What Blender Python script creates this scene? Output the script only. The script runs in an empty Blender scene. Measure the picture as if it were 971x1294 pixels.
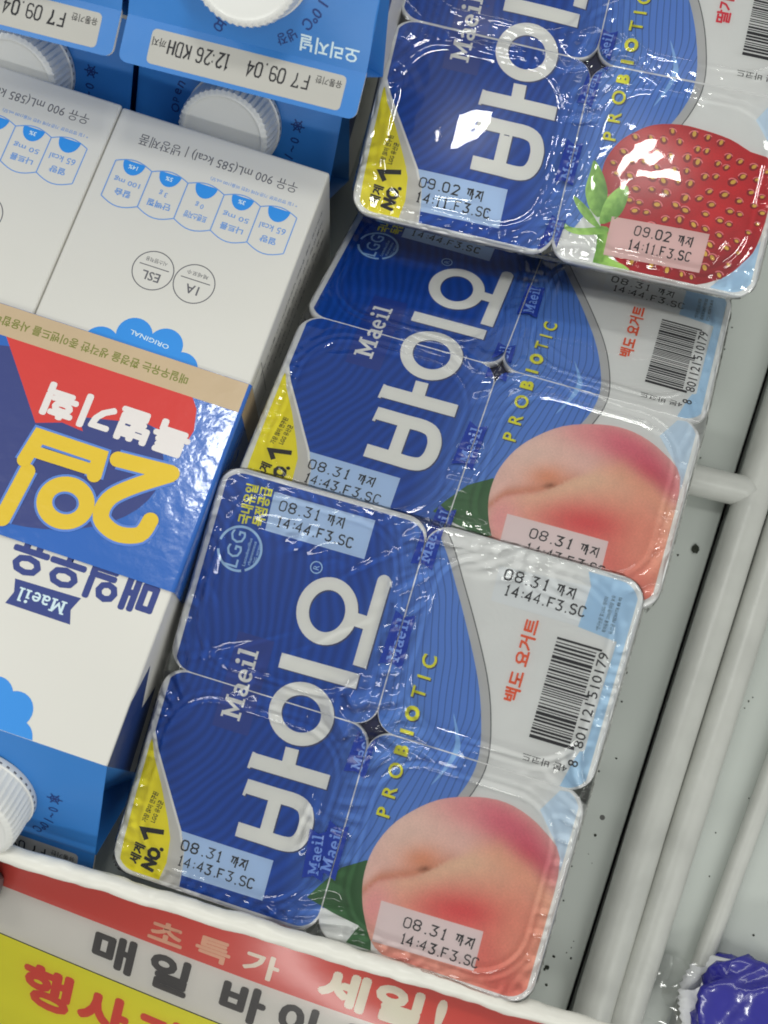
import bpy, bmesh, math, random
import numpy as np
from mathutils import Vector, Matrix, noise
from mathutils.geometry import tessellate_polygon

random.seed(7)
SC = bpy.context.scene
COL = SC.collection
R = math.radians
MM = 0.001

# ------------------------------------------------------------------ camera
cam = bpy.data.cameras.new('camera')
cam.lens = 1600 / 1294 * 36
cam.sensor_width = 36
cam.clip_start = 0.01
cam.clip_end = 50
cam.dof.use_dof = True
cam.dof.focus_distance = 0.40
cam.dof.aperture_fstop = 17
camo = bpy.data.objects.new('camera', cam)
COL.objects.link(camo)
camo.matrix_world = (Matrix.Translation((-0.00155, -0.02274, 0.44396)) @ Matrix.Rotation(R(8.347), 4, 'Z')
                     @ Matrix.Rotation(R(12.139), 4, 'X') @ Matrix.Rotation(R(7.908), 4, 'Z'))
SC.camera = camo
SC.cycles.filter_width = 1.8

# ------------------------------------------------------------------ light
SC.view_settings.view_transform = 'Standard'
SC.view_settings.look = 'None'
SC.view_settings.gamma = 1
SC.view_settings.exposure = 0.08
W = bpy.data.worlds.new('World')
SC.world = W
W.use_nodes = True
W.node_tree.nodes['Background'].inputs[0].default_value = (0.98, 1.0, 0.97, 1)
W.node_tree.nodes['Background'].inputs[1].default_value = 0.36


def lamp(name, loc, target, sx, sy, power, color=(0.99, 1.0, 0.95)):
    l = bpy.data.lights.new(name, 'AREA')
    l.shape = 'RECTANGLE'
    l.size, l.size_y = sx, sy
    l.energy = power
    l.color = color
    o = bpy.data.objects.new(name, l)
    COL.objects.link(o)
    o.location = loc
    o.rotation_euler = (Vector(target) - Vector(loc)).to_track_quat('-Z', 'Y').to_euler()
    return o


lamp('shelf_lamp', (-0.030, 0.212, 0.62), (-0.02, 0.16, 0), 0.08, 0.07, 0.5)
lamp('right_fill_lamp', (0.95, -0.45, 1.35), (0, 0.0, 0), 0.12, 1.2, 5.6)  # added fill from the right for light and film reflections
lamp('left_fill_lamp', (-1.00, 0.0, 1.25), (0, 0.0, 0), 0.12, 1.2, 5.0)  # added fill from the left, stands for no known fixture
lamp('front_fill_lamp', (0.1, -1.35, 1.05), (0, 0.0, 0), 1.2, 0.12, 5.0)  # added in front to put glints on the film wrinkles
lamp('back_fill_lamp', (0.0, 1.30, 1.00), (0, 0.1, 0), 1.2, 0.12, 2.2)  # added behind for film glints and to lift the middle pack


# ------------------------------------------------------------------ helpers
def lin(c):
    c /= 255
    return c / 12.92 if c <= 0.04045 else ((c + 0.055) / 1.055) ** 2.4


def seen(r, g, b, k=0.78):
    return tuple(min(0.9, lin(x) / k) for x in (r, g, b))


MATS = {}


def nodes_of(name):
    m = bpy.data.materials.new(name)
    m.use_nodes = True
    nt = m.node_tree
    return m, nt, nt.nodes, nt.links, nt.nodes['Principled BSDF']


def mat(name, col, rough=0.45, spec=0.5, var=0.06, scale=60, bump=0.0, bscale=300, metallic=0, coat=0, trans=0, bdist=0.0005):
    if name in MATS:
        return MATS[name]
    m, nt, N, L, P = nodes_of(name)
    tc = N.new('ShaderNodeTexCoord')
    nz = N.new('ShaderNodeTexNoise')
    nz.inputs['Scale'].default_value = scale
    nz.inputs['Detail'].default_value = 4
    L.new(tc.outputs['Object'], nz.inputs['Vector'])
    mx = N.new('ShaderNodeMix')
    mx.data_type = 'RGBA'
    mx.inputs[6].default_value = (*[c * (1 - var) for c in col], 1)
    mx.inputs[7].default_value = (*[min(0.95, c * (1 + var)) for c in col], 1)
    L.new(nz.outputs['Fac'], mx.inputs[0])
    L.new(mx.outputs[2], P.inputs['Base Color'])
    P.inputs['Roughness'].default_value = rough
    P.inputs['Specular IOR Level'].default_value = spec
    P.inputs['Metallic'].default_value = metallic
    P.inputs['Coat Weight'].default_value = coat
    P.inputs['Coat Roughness'].default_value = 0.08
    if bump:
        n2 = N.new('ShaderNodeTexNoise')
        n2.inputs['Scale'].default_value = bscale
        n2.inputs['Detail'].default_value = 3
        L.new(tc.outputs['Object'], n2.inputs['Vector'])
        b = N.new('ShaderNodeBump')
        b.inputs['Strength'].default_value = bump
        b.inputs['Distance'].default_value = bdist
        L.new(n2.outputs['Fac'], b.inputs['Height'])
        L.new(b.outputs['Normal'], P.inputs['Normal'])
        L.new(b.outputs['Normal'], P.inputs['Coat Normal'])
    MATS[name] = m
    return m


def tag(o, label=None, cat=None, group=None, kind=None):
    if label: o['label'] = label
    if cat: o['category'] = cat
    if group: o['group'] = group
    if kind: o['kind'] = kind
    return o


def empty(name, mtx):
    o = bpy.data.objects.new(name, None)
    COL.objects.link(o)
    o.empty_display_size = 0.02
    o.matrix_world = mtx
    return o


def link(name, me, parent=None, mats=None):
    for m in (mats or []):
        me.materials.append(m)
    o = bpy.data.objects.new(name, me)
    COL.objects.link(o)
    if parent: o.parent = parent
    return o


def mesh(name, V, F, m, parent=None, smooth=False, weld=0):
    me = bpy.data.meshes.new(name)
    me.from_pydata([tuple(v) for v in V], [], F)
    if weld:
        bm = bmesh.new()
        bm.from_mesh(me)
        bmesh.ops.remove_doubles(bm, verts=bm.verts, dist=weld)
        bm.to_mesh(me)
        bm.free()
    if smooth:
        me.polygons.foreach_set('use_smooth', [True] * len(me.polygons))
    return link(name, me, parent, [m])


def auto_smooth(o, ang=40):
    me = o.data
    me.polygons.foreach_set('use_smooth', [True] * len(me.polygons))
    bm = bmesh.new()
    bm.from_mesh(me)
    for e in bm.edges:
        if len(e.link_faces) == 2 and e.calc_face_angle(0) > R(ang):
            e.smooth = False
    bm.to_mesh(me)
    bm.free()
    return o


def tube(pts, r, n=12, wob=None, cap=True):
    """tube along 3D points; r number or list"""
    V, F = [], []
    pts = [Vector(p) for p in pts]
    k = len(pts)
    for i, p in enumerate(pts):
        t = (pts[min(i + 1, k - 1)] - pts[max(i - 1, 0)]).normalized()
        a = t.cross(Vector((0, 0, 1)))
        if a.length < 1e-4: a = t.cross(Vector((0, 1, 0)))
        a.normalize()
        b = a.cross(t)
        rr = r[i] if isinstance(r, (list, tuple)) else r
        for j in range(n):
            th = 2 * math.pi * j / n
            q = rr
            if wob: q = rr * (1 + wob(i, th))
            V.append(p + a * (q * math.cos(th)) + b * (q * math.sin(th)))
    for i in range(k - 1):
        for j in range(n):
            F.append((i * n + j, i * n + (j + 1) % n, (i + 1) * n + (j + 1) % n, (i + 1) * n + j))
    if cap:
        F.append(tuple(range(n))[::-1])
        F.append(tuple(range((k - 1) * n, k * n)))
    return V, F


# ------------------------------------------------------------------ flat print toolkit (2D, millimetres)
def poly(*loops):
    """triangles of a polygon with holes"""
    pts = [Vector((x, y, 0)) for lp in loops for x, y in lp]
    T = tessellate_polygon([[Vector((x, y, 0)) for x, y in lp] for lp in loops])
    return [tuple((pts[i].x, pts[i].y) for i in t) for t in T]


def stroke(P, w, closed=False):
    P = [np.array(p, float) for p in P]
    n = len(P)
    Lf, Rt = [], []
    for i in range(n):
        a = P[i - 1] if (i or closed) else None
        b = P[(i + 1) % n] if (i < n - 1 or closed) else None
        d1 = (P[i] - a) / max(1e-9, np.hypot(*(P[i] - a))) if a is not None else None
        d2 = (b - P[i]) / max(1e-9, np.hypot(*(b - P[i]))) if b is not None else None
        if d1 is None: d1 = d2
        if d2 is None: d2 = d1
        nn = np.array([-(d1 + d2)[1], (d1 + d2)[0]])
        l = np.hypot(*nn)
        nn = nn / l if l > 1e-6 else np.array([-d1[1], d1[0]])
        c = max(0.35, nn @ np.array([-d1[1], d1[0]]))
        Lf.append(P[i] + nn * w / 2 / c)
        Rt.append(P[i] - nn * w / 2 / c)
    T = []
    for i in range(n if closed else n - 1):
        j = (i + 1) % n
        T.append((tuple(Rt[i]), tuple(Rt[j]), tuple(Lf[j])))
        T.append((tuple(Rt[i]), tuple(Lf[j]), tuple(Lf[i])))
    return T


def ring(cx, cy, rx, ry, w, n=40, a0=0, a1=360):
    full = abs(a1 - a0) >= 360
    k = n if full else n + 1
    P = [(cx + (rx - w / 2) * math.cos(R(a0 + (a1 - a0) * i / n)), cy + (ry - w / 2) * math.sin(R(a0 + (a1 - a0) * i / n))) for i in range(k)]
    return stroke(P, w, full)


def disc(cx, cy, rx, ry=None, n=28):
    ry = ry or rx
    P = [(cx + rx * math.cos(2 * math.pi * i / n), cy + ry * math.sin(2 * math.pi * i / n)) for i in range(n)]
    return [((cx, cy), P[i], P[(i + 1) % n]) for i in range(n)]


def rect(x0, y0, x1, y1):
    return [((x0, y0), (x1, y0), (x1, y1)), ((x0, y0), (x1, y1), (x0, y1))]


def rrect_loop(x0, y0, x1, y1, r, n=6):
    P = []
    for cx, cy, a in ((x1 - r, y1 - r, 0), (x0 + r, y1 - r, 90), (x0 + r, y0 + r, 180), (x1 - r, y0 + r, 270)):
        for i in range(n + 1):
            t = R(a + 90 * i / n)
            P.append((cx + r * math.cos(t), cy + r * math.sin(t)))
    return P


def xf(T, x=0, y=0, ang=0, sx=1, sy=None):
    sy = sx if sy is None else sy
    c, s = math.cos(R(ang)), math.sin(R(ang))
    return [tuple((x + c * px * sx - s * py * sy, y + s * px * sx + c * py * sy) for px, py in t) for t in T]


def smooth_loop(P, k=4, closed=True):
    """Catmull-Rom resample"""
    n = len(P)
    out = []
    rng = range(n) if closed else range(n - 1)
    for i in rng:
        g = (lambda q: np.array(P[q % n], float)) if closed else (lambda q: np.array(P[min(max(q, 0), n - 1)], float))
        p0, p1, p2, p3 = g(i - 1), g(i), g(i + 1), g(i + 2)
        for j in range(k):
            t = j / k
            out.append(tuple(0.5 * ((2 * p1) + (-p0 + p2) * t + (2 * p0 - 5 * p1 + 4 * p2 - p3) * t * t + (-p0 + 3 * p1 - 3 * p2 + p3) * t ** 3)))
    if not closed: out.append(tuple(P[-1]))
    return out


TXT = {}


def glyphs(s, bold=0.0, res=2):
    k = (s, bold, res)
    if k in TXT: return TXT[k]
    cu = bpy.data.curves.new('t', 'FONT')
    cu.body = s
    cu.size = 1
    cu.offset = bold
    cu.resolution_u = res
    cu.fill_mode = 'BOTH'
    o = bpy.data.objects.new('t', cu)
    COL.objects.link(o)
    dg = bpy.context.evaluated_depsgraph_get()
    dg.update()
    me = o.evaluated_get(dg).to_mesh()
    me.calc_loop_triangles()
    T = [tuple((me.vertices[i].co.x, me.vertices[i].co.y) for i in t.vertices) for t in me.loop_triangles]
    T = [t if (t[1][0] - t[0][0]) * (t[2][1] - t[0][1]) - (t[2][0] - t[0][0]) * (t[1][1] - t[0][1]) > 0 else (t[0], t[2], t[1]) for t in T]
    o.to_mesh_clear() if hasattr(o, 'to_mesh_clear') else None
    bpy.data.objects.remove(o)
    bpy.data.curves.remove(cu)
    xs = [p[0] for t in T for p in t]
    ys = [p[1] for t in T for p in t]
    TXT[k] = (T, min(xs), max(xs), min(ys), max(ys))
    return TXT[k]


def text(s, x, y, ang, h, length=None, bold=0.0, align='l', res=2):
    """text whose ink is h tall (and length long); (x, y) is the ink's lower-left (or centre) point"""
    T, x0, x1, y0, y1 = glyphs(s, bold, res)
    sy = h / (y1 - y0)
    sx = length / (x1 - x0) if length else sy
    ox = x0 if align == 'l' else (x0 + x1) / 2
    oy = y0 if align == 'l' else (y0 + y1) / 2
    T2 = [tuple((px - ox, py - oy) for px, py in t) for t in T]
    return xf(T2, x, y, ang, sx, sy)


def fat(T, d):
    """heavier lettering: the same glyphs laid down several times, slightly shifted"""
    return [T] + [xf(T, d * math.cos(R(a)), d * math.sin(R(a))) for a in range(0, 360, 45)]


# slab-serif name on the packs, unit cap height; strokes listed so that none share a plane
def slab_maeil():
    S = []
    w = 0.17

    def st(P, ww=w): S.append(stroke(P, ww))
    st([(0.2, 0.0), (0.2, 1.0)]); st([(0.86, 0.0), (0.86, 1.0)], 0.19)
    st([(0.18, 0.97), (0.53, 0.3), (0.86, 0.97)], 0.15)
    for a, b, y in ((0.0, 0.40, 0.06), (0.66, 1.06, 0.06), (0.0, 0.26, 0.94), (0.8, 1.06, 0.94)): st([(a, y), (b, y)], 0.12)
    x = 1.18  # a
    S.append(ring(x + 0.22, 0.2, 0.24, 0.22, 0.14, 20)); st([(x + 0.06, 0.58), (x + 0.16, 0.65), (x + 0.32, 0.65), (x + 0.42, 0.56), (x + 0.43, 0.4), (x + 0.43, 0.0)], 0.15)
    st([(x + 0.43, 0.05), (x + 0.6, 0.05)], 0.1)
    x = 1.84  # e
    S.append(ring(x + 0.28, 0.34, 0.3, 0.36, 0.15, 24, 5, 320)); st([(x + 0.05, 0.36), (x + 0.55, 0.36)], 0.12)
    x = 2.52  # i
    st([(x + 0.2, 0.0), (x + 0.2, 0.68)]); st([(x, 0.06), (x + 0.4, 0.06)], 0.12); st([(x + 0.02, 0.62), (x + 0.2, 0.62)], 0.12)
    S.append(disc(x + 0.18, 0.92, 0.12, 0.12, 14))
    x = 3.0  # l
    st([(x + 0.2, 0.0), (x + 0.2, 1.04)]); st([(x, 0.06), (x + 0.4, 0.06)], 0.12); st([(x + 0.02, 0.98), (x + 0.2, 0.98)], 0.12)
    return S, 3.4


SLAB, SLABW = slab_maeil()


def slab_layers(x, y, ang, h, length):
    return [xf(T, x, y, ang, length / SLABW, h) for T in SLAB]


# dot-matrix style stamp characters on a 4 x 6 cell
STAMP = {
    '0': [[(0, 1), (0, 5), (1, 6), (3, 6), (4, 5), (4, 1), (3, 0), (1, 0), (0, 1)]],
    '1': [[(1, 5), (2, 6), (2, 0)], [(1, 0), (3, 0)]],
    '2': [[(0, 5), (1, 6), (3, 6), (4, 5), (4, 4), (0, 0), (4, 0)]],
    '3': [[(0, 6), (4, 6), (2, 3.6), (4, 2.4), (4, 1), (3, 0), (1, 0), (0, 1)]],
    '4': [[(3, 0), (3, 6), (0, 2), (4, 2)]],
    '8': [[(1, 3.1), (0, 4), (0, 5), (1, 6), (3, 6), (4, 5), (4, 4), (3, 3.1), (1, 3.1), (0, 2.1), (0, 1), (1, 0), (3, 0), (4, 1), (4, 2.1), (3, 3.0)]],
    '9': [[(0, 1), (1, 0), (3, 0), (4, 1), (4, 5), (3, 6), (1, 6), (0, 5), (0, 4), (1, 3), (4, 3)]],
    'F': [[(0, 0), (0, 6), (4, 6)], [(0.3, 3), (3, 3)]],
    'S': [[(4, 5), (3, 6), (1, 6), (0, 5), (0, 4), (1, 3.1), (3, 2.9), (4, 2), (4, 1), (3, 0), (1, 0), (0, 1)]],
    'C': [[(4, 5), (3, 6), (1, 6), (0, 5), (0, 1), (1, 0), (3, 0), (4, 1)]],
    '.': [[(0.6, 0), (1.6, 0)]], ':': [[(0.6, 1.5), (1.6, 1.5)], [(0.6, 4.3), (1.6, 4.3)]],
    '7': [[(0, 5), (0, 6), (4, 6), (2, 3), (2, 0)]], '6': [[(4, 5), (3, 6), (1, 6), (0, 5), (0, 1), (1, 0), (3, 0), (4, 1), (4, 2), (3, 3), (0, 3)]],
    'K': [[(0, 0), (0, 6)], [(4, 6), (0.4, 2.6)], [(1.4, 3.4), (4, 0)]], 'D': [[(0, 0), (0, 6), (3, 6), (4, 5), (4, 1), (3, 0), (0, 0)]],
    'H': [[(0, 0), (0, 6)], [(4, 0), (4, 6)], [(0.3, 3), (3.7, 3)]], ' ': [],
    '가': [[(0, 5.6), (1.4, 5.6), (0.9, 2)], [(1.8, 5.6), (3.1, 5.6), (2.4, 1.4)], [(3.9, 6.4), (3.9, -0.6)], [(4, 3), (4.8, 3)]],
    '지': [[(0, 5.4), (3, 5.4), (1.6, 3.6), (0, 1)], [(1.7, 3.5), (3, 1)], [(4.2, 6.4), (4.2, -0.6)]],
}


def stamp(s, x, y, length, h, w=0.42):
    """returns list of stroke triangle sets; s laid along +x"""
    out = []
    adv = {'.': 3.6, ':': 3.2, ' ': 3.4, '1': 5.4}
    cx = 0
    cells = []
    for ch in s:
        cells.append((ch, cx))
        cx += adv.get(ch, 6.2)
    sx, sy = length / (cx - 2), h / 6
    for ch, c0 in cells:
        jx, jy = random.uniform(-0.12, 0.12), random.uniform(-0.12, 0.12)
        sk = random.uniform(-0.02, 0.08)
        for P in STAMP[ch]:
            ww = w * random.uniform(0.85, 1.2)
            out.append(stroke([(x + jx + (c0 + px + sk * py) * sx, y + jy + py * sy) for px, py in P], ww))
    return out


def clip_convex(T, C):
    """clip triangles by convex counter-clockwise polygon C -> list of convex polygons"""
    out = []
    n = len(C)
    bx0, bx1 = min(p[0] for p in C), max(p[0] for p in C)
    by0, by1 = min(p[1] for p in C), max(p[1] for p in C)
    for t in T:
        xs = [p[0] for p in t]
        ys = [p[1] for p in t]
        if max(xs) < bx0 or min(xs) > bx1 or max(ys) < by0 or min(ys) > by1: continue
        P = list(t)
        for i in range(n):
            ax, ay = C[i]
            ex, ey = C[(i + 1) % n][0] - ax, C[(i + 1) % n][1] - ay
            D = [ex * (p[1] - ay) - ey * (p[0] - ax) for p in P]
            if min(D) >= 0: continue
            Q = []
            for j in range(len(P)):
                k = (j + 1) % len(P)
                if D[j] >= 0: Q.append(P[j])
                if (D[j] >= 0) != (D[k] >= 0):
                    f = D[j] / (D[j] - D[k])
                    Q.append((P[j][0] + f * (P[k][0] - P[j][0]), P[j][1] + f * (P[k][1] - P[j][1])))
            P = Q
            if len(P) < 3: break
        if len(P) >= 3: out.append(P)
    return out


def flat_mesh(name, layers, fn, m, parent, grid=4.0, clip=None, attr=True, smooth=True, colorfn=None, voff=(0, 0)):
    """layers: list of (triangles, h). Cuts along a grid, maps with fn(x,y,h) -> Vector (metres)."""
    bm = bmesh.new()
    la = bm.verts.layers.float_vector.new('art')
    for T, h in layers:
        Ps = clip_convex(T, clip) if clip else T
        cache = {}
        for P in Ps:
            vs = []
            for p in P:
                k = (round(p[0], 3), round(p[1], 3))
                if k not in cache:
                    cache[k] = bm.verts.new((p[0], p[1], h))
                if not vs or (vs[-1] is not cache[k]): vs.append(cache[k])
            if len(vs) > 1 and vs[0] is vs[-1]: vs.pop()
            if len(set(vs)) >= 3 and len(set(vs)) == len(vs):
                try: bm.faces.new(vs)
                except ValueError: pass
    if not bm.verts:
        bm.free()
        return None
    if grid:
        for ax in (0, 1):
            lo = min(v.co[ax] for v in bm.verts)
            hi = max(v.co[ax] for v in bm.verts)
            k = math.ceil(lo / grid)
            while k * grid < hi:
                no = Vector((1, 0, 0)) if ax == 0 else Vector((0, 1, 0))
                bmesh.ops.bisect_plane(bm, geom=bm.verts[:] + bm.edges[:] + bm.faces[:], dist=1e-4, plane_co=no * (k * grid), plane_no=no)
                k += 1
    cols = []
    for v in bm.verts:
        x, y, h = v.co
        v[la] = (x, y, h)
        v.co = fn(x, y, h)
        if smooth: pass
    bmesh.ops.recalc_face_normals
    me = bpy.data.meshes.new(name)
    bm.to_mesh(me)
    if colorfn:
        at = me.color_attributes.new('print', 'FLOAT_COLOR', 'POINT')
        bm.verts.ensure_lookup_table()
        buf = []
        for v in bm.verts:
            a = v[la]
            buf.extend((*colorfn(a[0], a[1]), 1))
        at.data.foreach_set('color', buf)
    bm.free()
    me.polygons.foreach_set('use_smooth', [True] * len(me.polygons))
    return link(name, me, parent, [m])


# ------------------------------------------------------------------ materials
WHITE = mat('white_foil', seen(206, 207, 206), 0.32, 0.5, 0.03, 90, 0.15, 500)
TUB = mat('white_tub_plastic', seen(220, 221, 218), 0.35, 0.5, 0.03, 40)
INK = mat('black_ink', (0.02, 0.02, 0.025), 0.5, 0.3, 0.2, 900)
STAMPINK = mat('stamp_ink', (0.035, 0.035, 0.04), 0.6, 0.2, 0.5, 1400)
LOGO = mat('white_logo_print', seen(212, 212, 208), 0.35, 0.5, 0.02)
PALEBLUE = mat('pale_blue_print', seen(163, 187, 222), 0.35, 0.5, 0.04, 40)
SKYBLUE = mat('sky_blue_print', seen(158, 190, 226), 0.35, 0.5, 0.10, 30)
YELLOW = mat('yellow_print', seen(226, 206, 25), 0.35, 0.5, 0.05, 50)
YGREEN = mat('yellow_letter_print', seen(216, 212, 45), 0.4, 0.5, 0.05, 50)
GREYB = mat('grey_border_print', seen(172, 172, 172), 0.35, 0.5, 0.08, 60)
FOLD = mat('page_fold_print', seen(186, 184, 180), 0.35, 0.5, 0.12, 70)
LEAF = mat('peach_leaf_print', seen(44, 92, 48), 0.4, 0.5, 0.25, 120)
SLEAF = mat('strawberry_leaf_print', seen(128, 186, 70), 0.4, 0.5, 0.28, 150)
SLEAF2 = mat('strawberry_leaf_shade_print', seen(96, 158, 48), 0.4, 0.5, 0.25, 150)
ORANGE = mat('orange_letter_print', seen(212, 84, 44), 0.4, 0.5, 0.05)
PINKRED = mat('crimson_letter_print', seen(205, 40, 62), 0.4, 0.5, 0.05)
STARDARK = mat('painted_gap_shade', seen(16, 22, 60), 0.5, 0.3, 0.2)
DARKBOX = mat('dark_blue_box_print', seen(24, 56, 138), 0.35, 0.5, 0.05)
RINGBLUE = mat('pale_ring_print', seen(150, 186, 226), 0.4, 0.5, 0.03)
CRESC = mat('light_crescent_print', seen(128, 172, 220), 0.35, 0.5, 0.05)
PATCHP = mat('pale_pink_stamp_field', seen(212, 196, 196), 0.4, 0.4, 0.04)
PATCHW = mat('white_stamp_field', seen(205, 208, 210), 0.4, 0.4, 0.03)
PATCHS = mat('pale_red_stamp_field', seen(204, 172, 170), 0.4, 0.4, 0.04)
SEED = mat('seed_print', seen(206, 168, 66), 0.35, 0.5, 0.15, 300)
SEEDSH = mat('seed_hollow_print', seen(130, 16, 24), 0.35, 0.5, 0.15, 300)
SEEDHI = mat('seed_glint_print', seen(226, 120, 124), 0.35, 0.5, 0.1, 300)


def blue_field():
    m, nt, N, L, P = nodes_of('blue_field_print')
    at = N.new('ShaderNodeAttribute')
    at.attribute_name = 'art'
    sep = N.new('ShaderNodeSeparateXYZ')
    L.new(at.outputs['Vector'], sep.inputs[0])

    def math_(op, a, b=None):
        n = N.new('ShaderNodeMath')
        n.operation = op
        for i, v in enumerate((a, b)):
            if v is None: continue
            if isinstance(v, (int, float)): n.inputs[i].default_value = v
            else: L.new(v, n.inputs[i])
        return n.outputs[0]
    nz = N.new('ShaderNodeTexNoise')
    nz.inputs['Scale'].default_value = 0.028
    nz.inputs['Detail'].default_value = 1
    L.new(at.outputs['Vector'], nz.inputs['Vector'])
    dx = math_('ADD', sep.outputs[0], 104)
    dy = math_('SUBTRACT', sep.outputs[1], 10)
    d = math_('SQRT', math_('ADD', math_('MULTIPLY', dx, dx), math_('MULTIPLY', dy, dy)))
    d = math_('ADD', d, math_('MULTIPLY', nz.outputs['Fac'], 14))
    wide = math_('SINE', math_('MULTIPLY', d, 2 * math.pi / 2.9))
    fine = math_('SINE', math_('MULTIPLY', d, 2 * math.pi / 2.0))
    line = N.new('ShaderNodeMapRange')
    line.inputs[1].default_value = 0.72
    line.inputs[2].default_value = 0.98
    L.new(fine, line.inputs[0])
    right = N.new('ShaderNodeMapRange')
    right.inputs[1].default_value = -14
    right.inputs[2].default_value = 8
    L.new(sep.outputs[0], right.inputs[0])
    mx = N.new('ShaderNodeMix')
    mx.data_type = 'RGBA'
    L.new(right.outputs[0], mx.inputs[0])
    mx.inputs[6].default_value = (*seen(22, 68, 152), 1)
    mx.inputs[7].default_value = (*seen(88, 128, 198), 1)
    # broad stripes on the left half
    lf = math_('MULTIPLY', math_('MULTIPLY', wide, 0.15), math_('SUBTRACT', 1.0, right.outputs[0]))
    ln = math_('MULTIPLY', math_('MULTIPLY', line.outputs[0], -0.36), right.outputs[0])
    val = math_('ADD', math_('ADD', 1.0, lf), ln)
    hsv = N.new('ShaderNodeHueSaturation')
    L.new(mx.outputs[2], hsv.inputs['Color'])
    L.new(val, hsv.inputs['Value'])
    L.new(hsv.outputs[0], P.inputs['Base Color'])
    P.inputs['Roughness'].default_value = 0.3
    P.inputs['Specular IOR Level'].default_value = 0.3
    return m


BLUE = blue_field()


def vcol_mat(name):
    m, nt, N, L, P = nodes_of(name)
    at = N.new('ShaderNodeAttribute')
    at.attribute_name = 'print'
    a2 = N.new('ShaderNodeAttribute')
    a2.attribute_name = 'art'
    nz = N.new('ShaderNodeTexNoise')
    nz.inputs['Scale'].default_value = 1.6
    nz.inputs['Detail'].default_value = 8
    L.new(a2.outputs['Vector'], nz.inputs['Vector'])
    mr = N.new('ShaderNodeMapRange')
    mr.inputs[3].default_value = 0.84
    mr.inputs[4].default_value = 1.13
    L.new(nz.outputs['Fac'], mr.inputs[0])
    h = N.new('ShaderNodeHueSaturation')
    L.new(at.outputs['Color'], h.inputs['Color'])
    L.new(mr.outputs[0], h.inputs['Value'])
    L.new(h.outputs[0], P.inputs['Base Color'])
    P.inputs['Roughness'].default_value = 0.3
    return m


FRUIT = vcol_mat('fruit_print')


def clear_film(name='clear_wrap_film', k=1.0, rough=0.035):
    m, nt, N, L, P = nodes_of(name)
    N.remove(P)
    out = [n for n in N if n.type == 'OUTPUT_MATERIAL'][0]
    tr = N.new('ShaderNodeBsdfTransparent')
    gl = N.new('ShaderNodeBsdfGlossy')
    gl.inputs['Roughness'].default_value = rough
    fr = N.new('ShaderNodeFresnel')
    fr.inputs[0].default_value = 1.5
    mu = N.new('ShaderNodeMath')
    mu.operation = 'MULTIPLY'
    mu.use_clamp = True
    mu.inputs[1].default_value = k
    L.new(fr.outputs[0], mu.inputs[0])
    mx = N.new('ShaderNodeMixShader')
    L.new(mu.outputs[0], mx.inputs[0])
    L.new(tr.outputs[0], mx.inputs[1])
    L.new(gl.outputs[0], mx.inputs[2])
    tc = N.new('ShaderNodeTexCoord')
    nz = N.new('ShaderNodeTexNoise')
    nz.inputs['Scale'].default_value = 120
    L.new(tc.outputs['Object'], nz.inputs['Vector'])
    b = N.new('ShaderNodeBump')
    b.inputs['Strength'].default_value = 0.06
    b.inputs['Distance'].default_value = 0.001
    L.new(nz.outputs['Fac'], b.inputs['Height'])
    L.new(b.outputs[0], gl.inputs['Normal'])
    L.new(mx.outputs[0], out.inputs[0])
    return m


FILM = clear_film(k=1.15)


def tag_film():
    """dark blue translucent ink on the film"""
    m, nt, N, L, P = nodes_of('film_ink')
    P.inputs['Base Color'].default_value = (*seen(26, 48, 132), 1)
    P.inputs['Roughness'].default_value = 0.2
    P.inputs['Alpha'].default_value = 0.86
    tc = N.new('ShaderNodeTexCoord')
    nz = N.new('ShaderNodeTexNoise')
    nz.inputs['Scale'].default_value = 200
    L.new(tc.outputs['Object'], nz.inputs['Vector'])
    mr = N.new('ShaderNodeMapRange')
    mr.inputs[3].default_value = 0.78
    mr.inputs[4].default_value = 0.92
    L.new(nz.outputs['Fac'], mr.inputs[0])
    L.new(mr.outputs[0], P.inputs['Alpha'])
    return m


FILMINK = tag_film()
FILMLET = mat('film_letter_print', seen(86, 114, 178), 0.3, 0.5, 0.05)

# ------------------------------------------------------------------ shelf (the setting)
shelf_m, nt, N, L, P = nodes_of('grey_shelf_paint')
tc = N.new('ShaderNodeTexCoord')
n1 = N.new('ShaderNodeTexNoise'); n1.inputs['Scale'].default_value = 14; n1.inputs['Detail'].default_value = 6
L.new(tc.outputs['Object'], n1.inputs['Vector'])
cr = N.new('ShaderNodeMix'); cr.data_type = 'RGBA'
cr.inputs[6].default_value = (*seen(160, 165, 160), 1); cr.inputs[7].default_value = (*seen(180, 185, 180), 1)
L.new(n1.outputs['Fac'], cr.inputs[0])
n2 = N.new('ShaderNodeTexVoronoi'); n2.inputs['Scale'].default_value = 75
L.new(tc.outputs['Object'], n2.inputs['Vector'])
n3 = N.new('ShaderNodeTexNoise'); n3.inputs['Scale'].default_value = 38; n3.inputs['Detail'].default_value = 2
L.new(tc.outputs['Object'], n3.inputs['Vector'])
rad = N.new('ShaderNodeMapRange'); rad.inputs[1].default_value = 0.5; rad.inputs[2].default_value = 0.8; rad.inputs[3].default_value = 0.0; rad.inputs[4].default_value = 0.13
L.new(n3.outputs['Fac'], rad.inputs[0])
lt = N.new('ShaderNodeMath'); lt.operation = 'LESS_THAN'
L.new(n2.outputs['Distance'], lt.inputs[0]); L.new(rad.outputs[0], lt.inputs[1])
m2 = N.new('ShaderNodeMix'); m2.data_type = 'RGBA'
L.new(lt.outputs[0], m2.inputs[0]); L.new(cr.outputs[2], m2.inputs[6]); m2.inputs[7].default_value = (0.09, 0.09, 0.085, 1)
L.new(m2.outputs[2], P.inputs['Base Color'])
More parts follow.
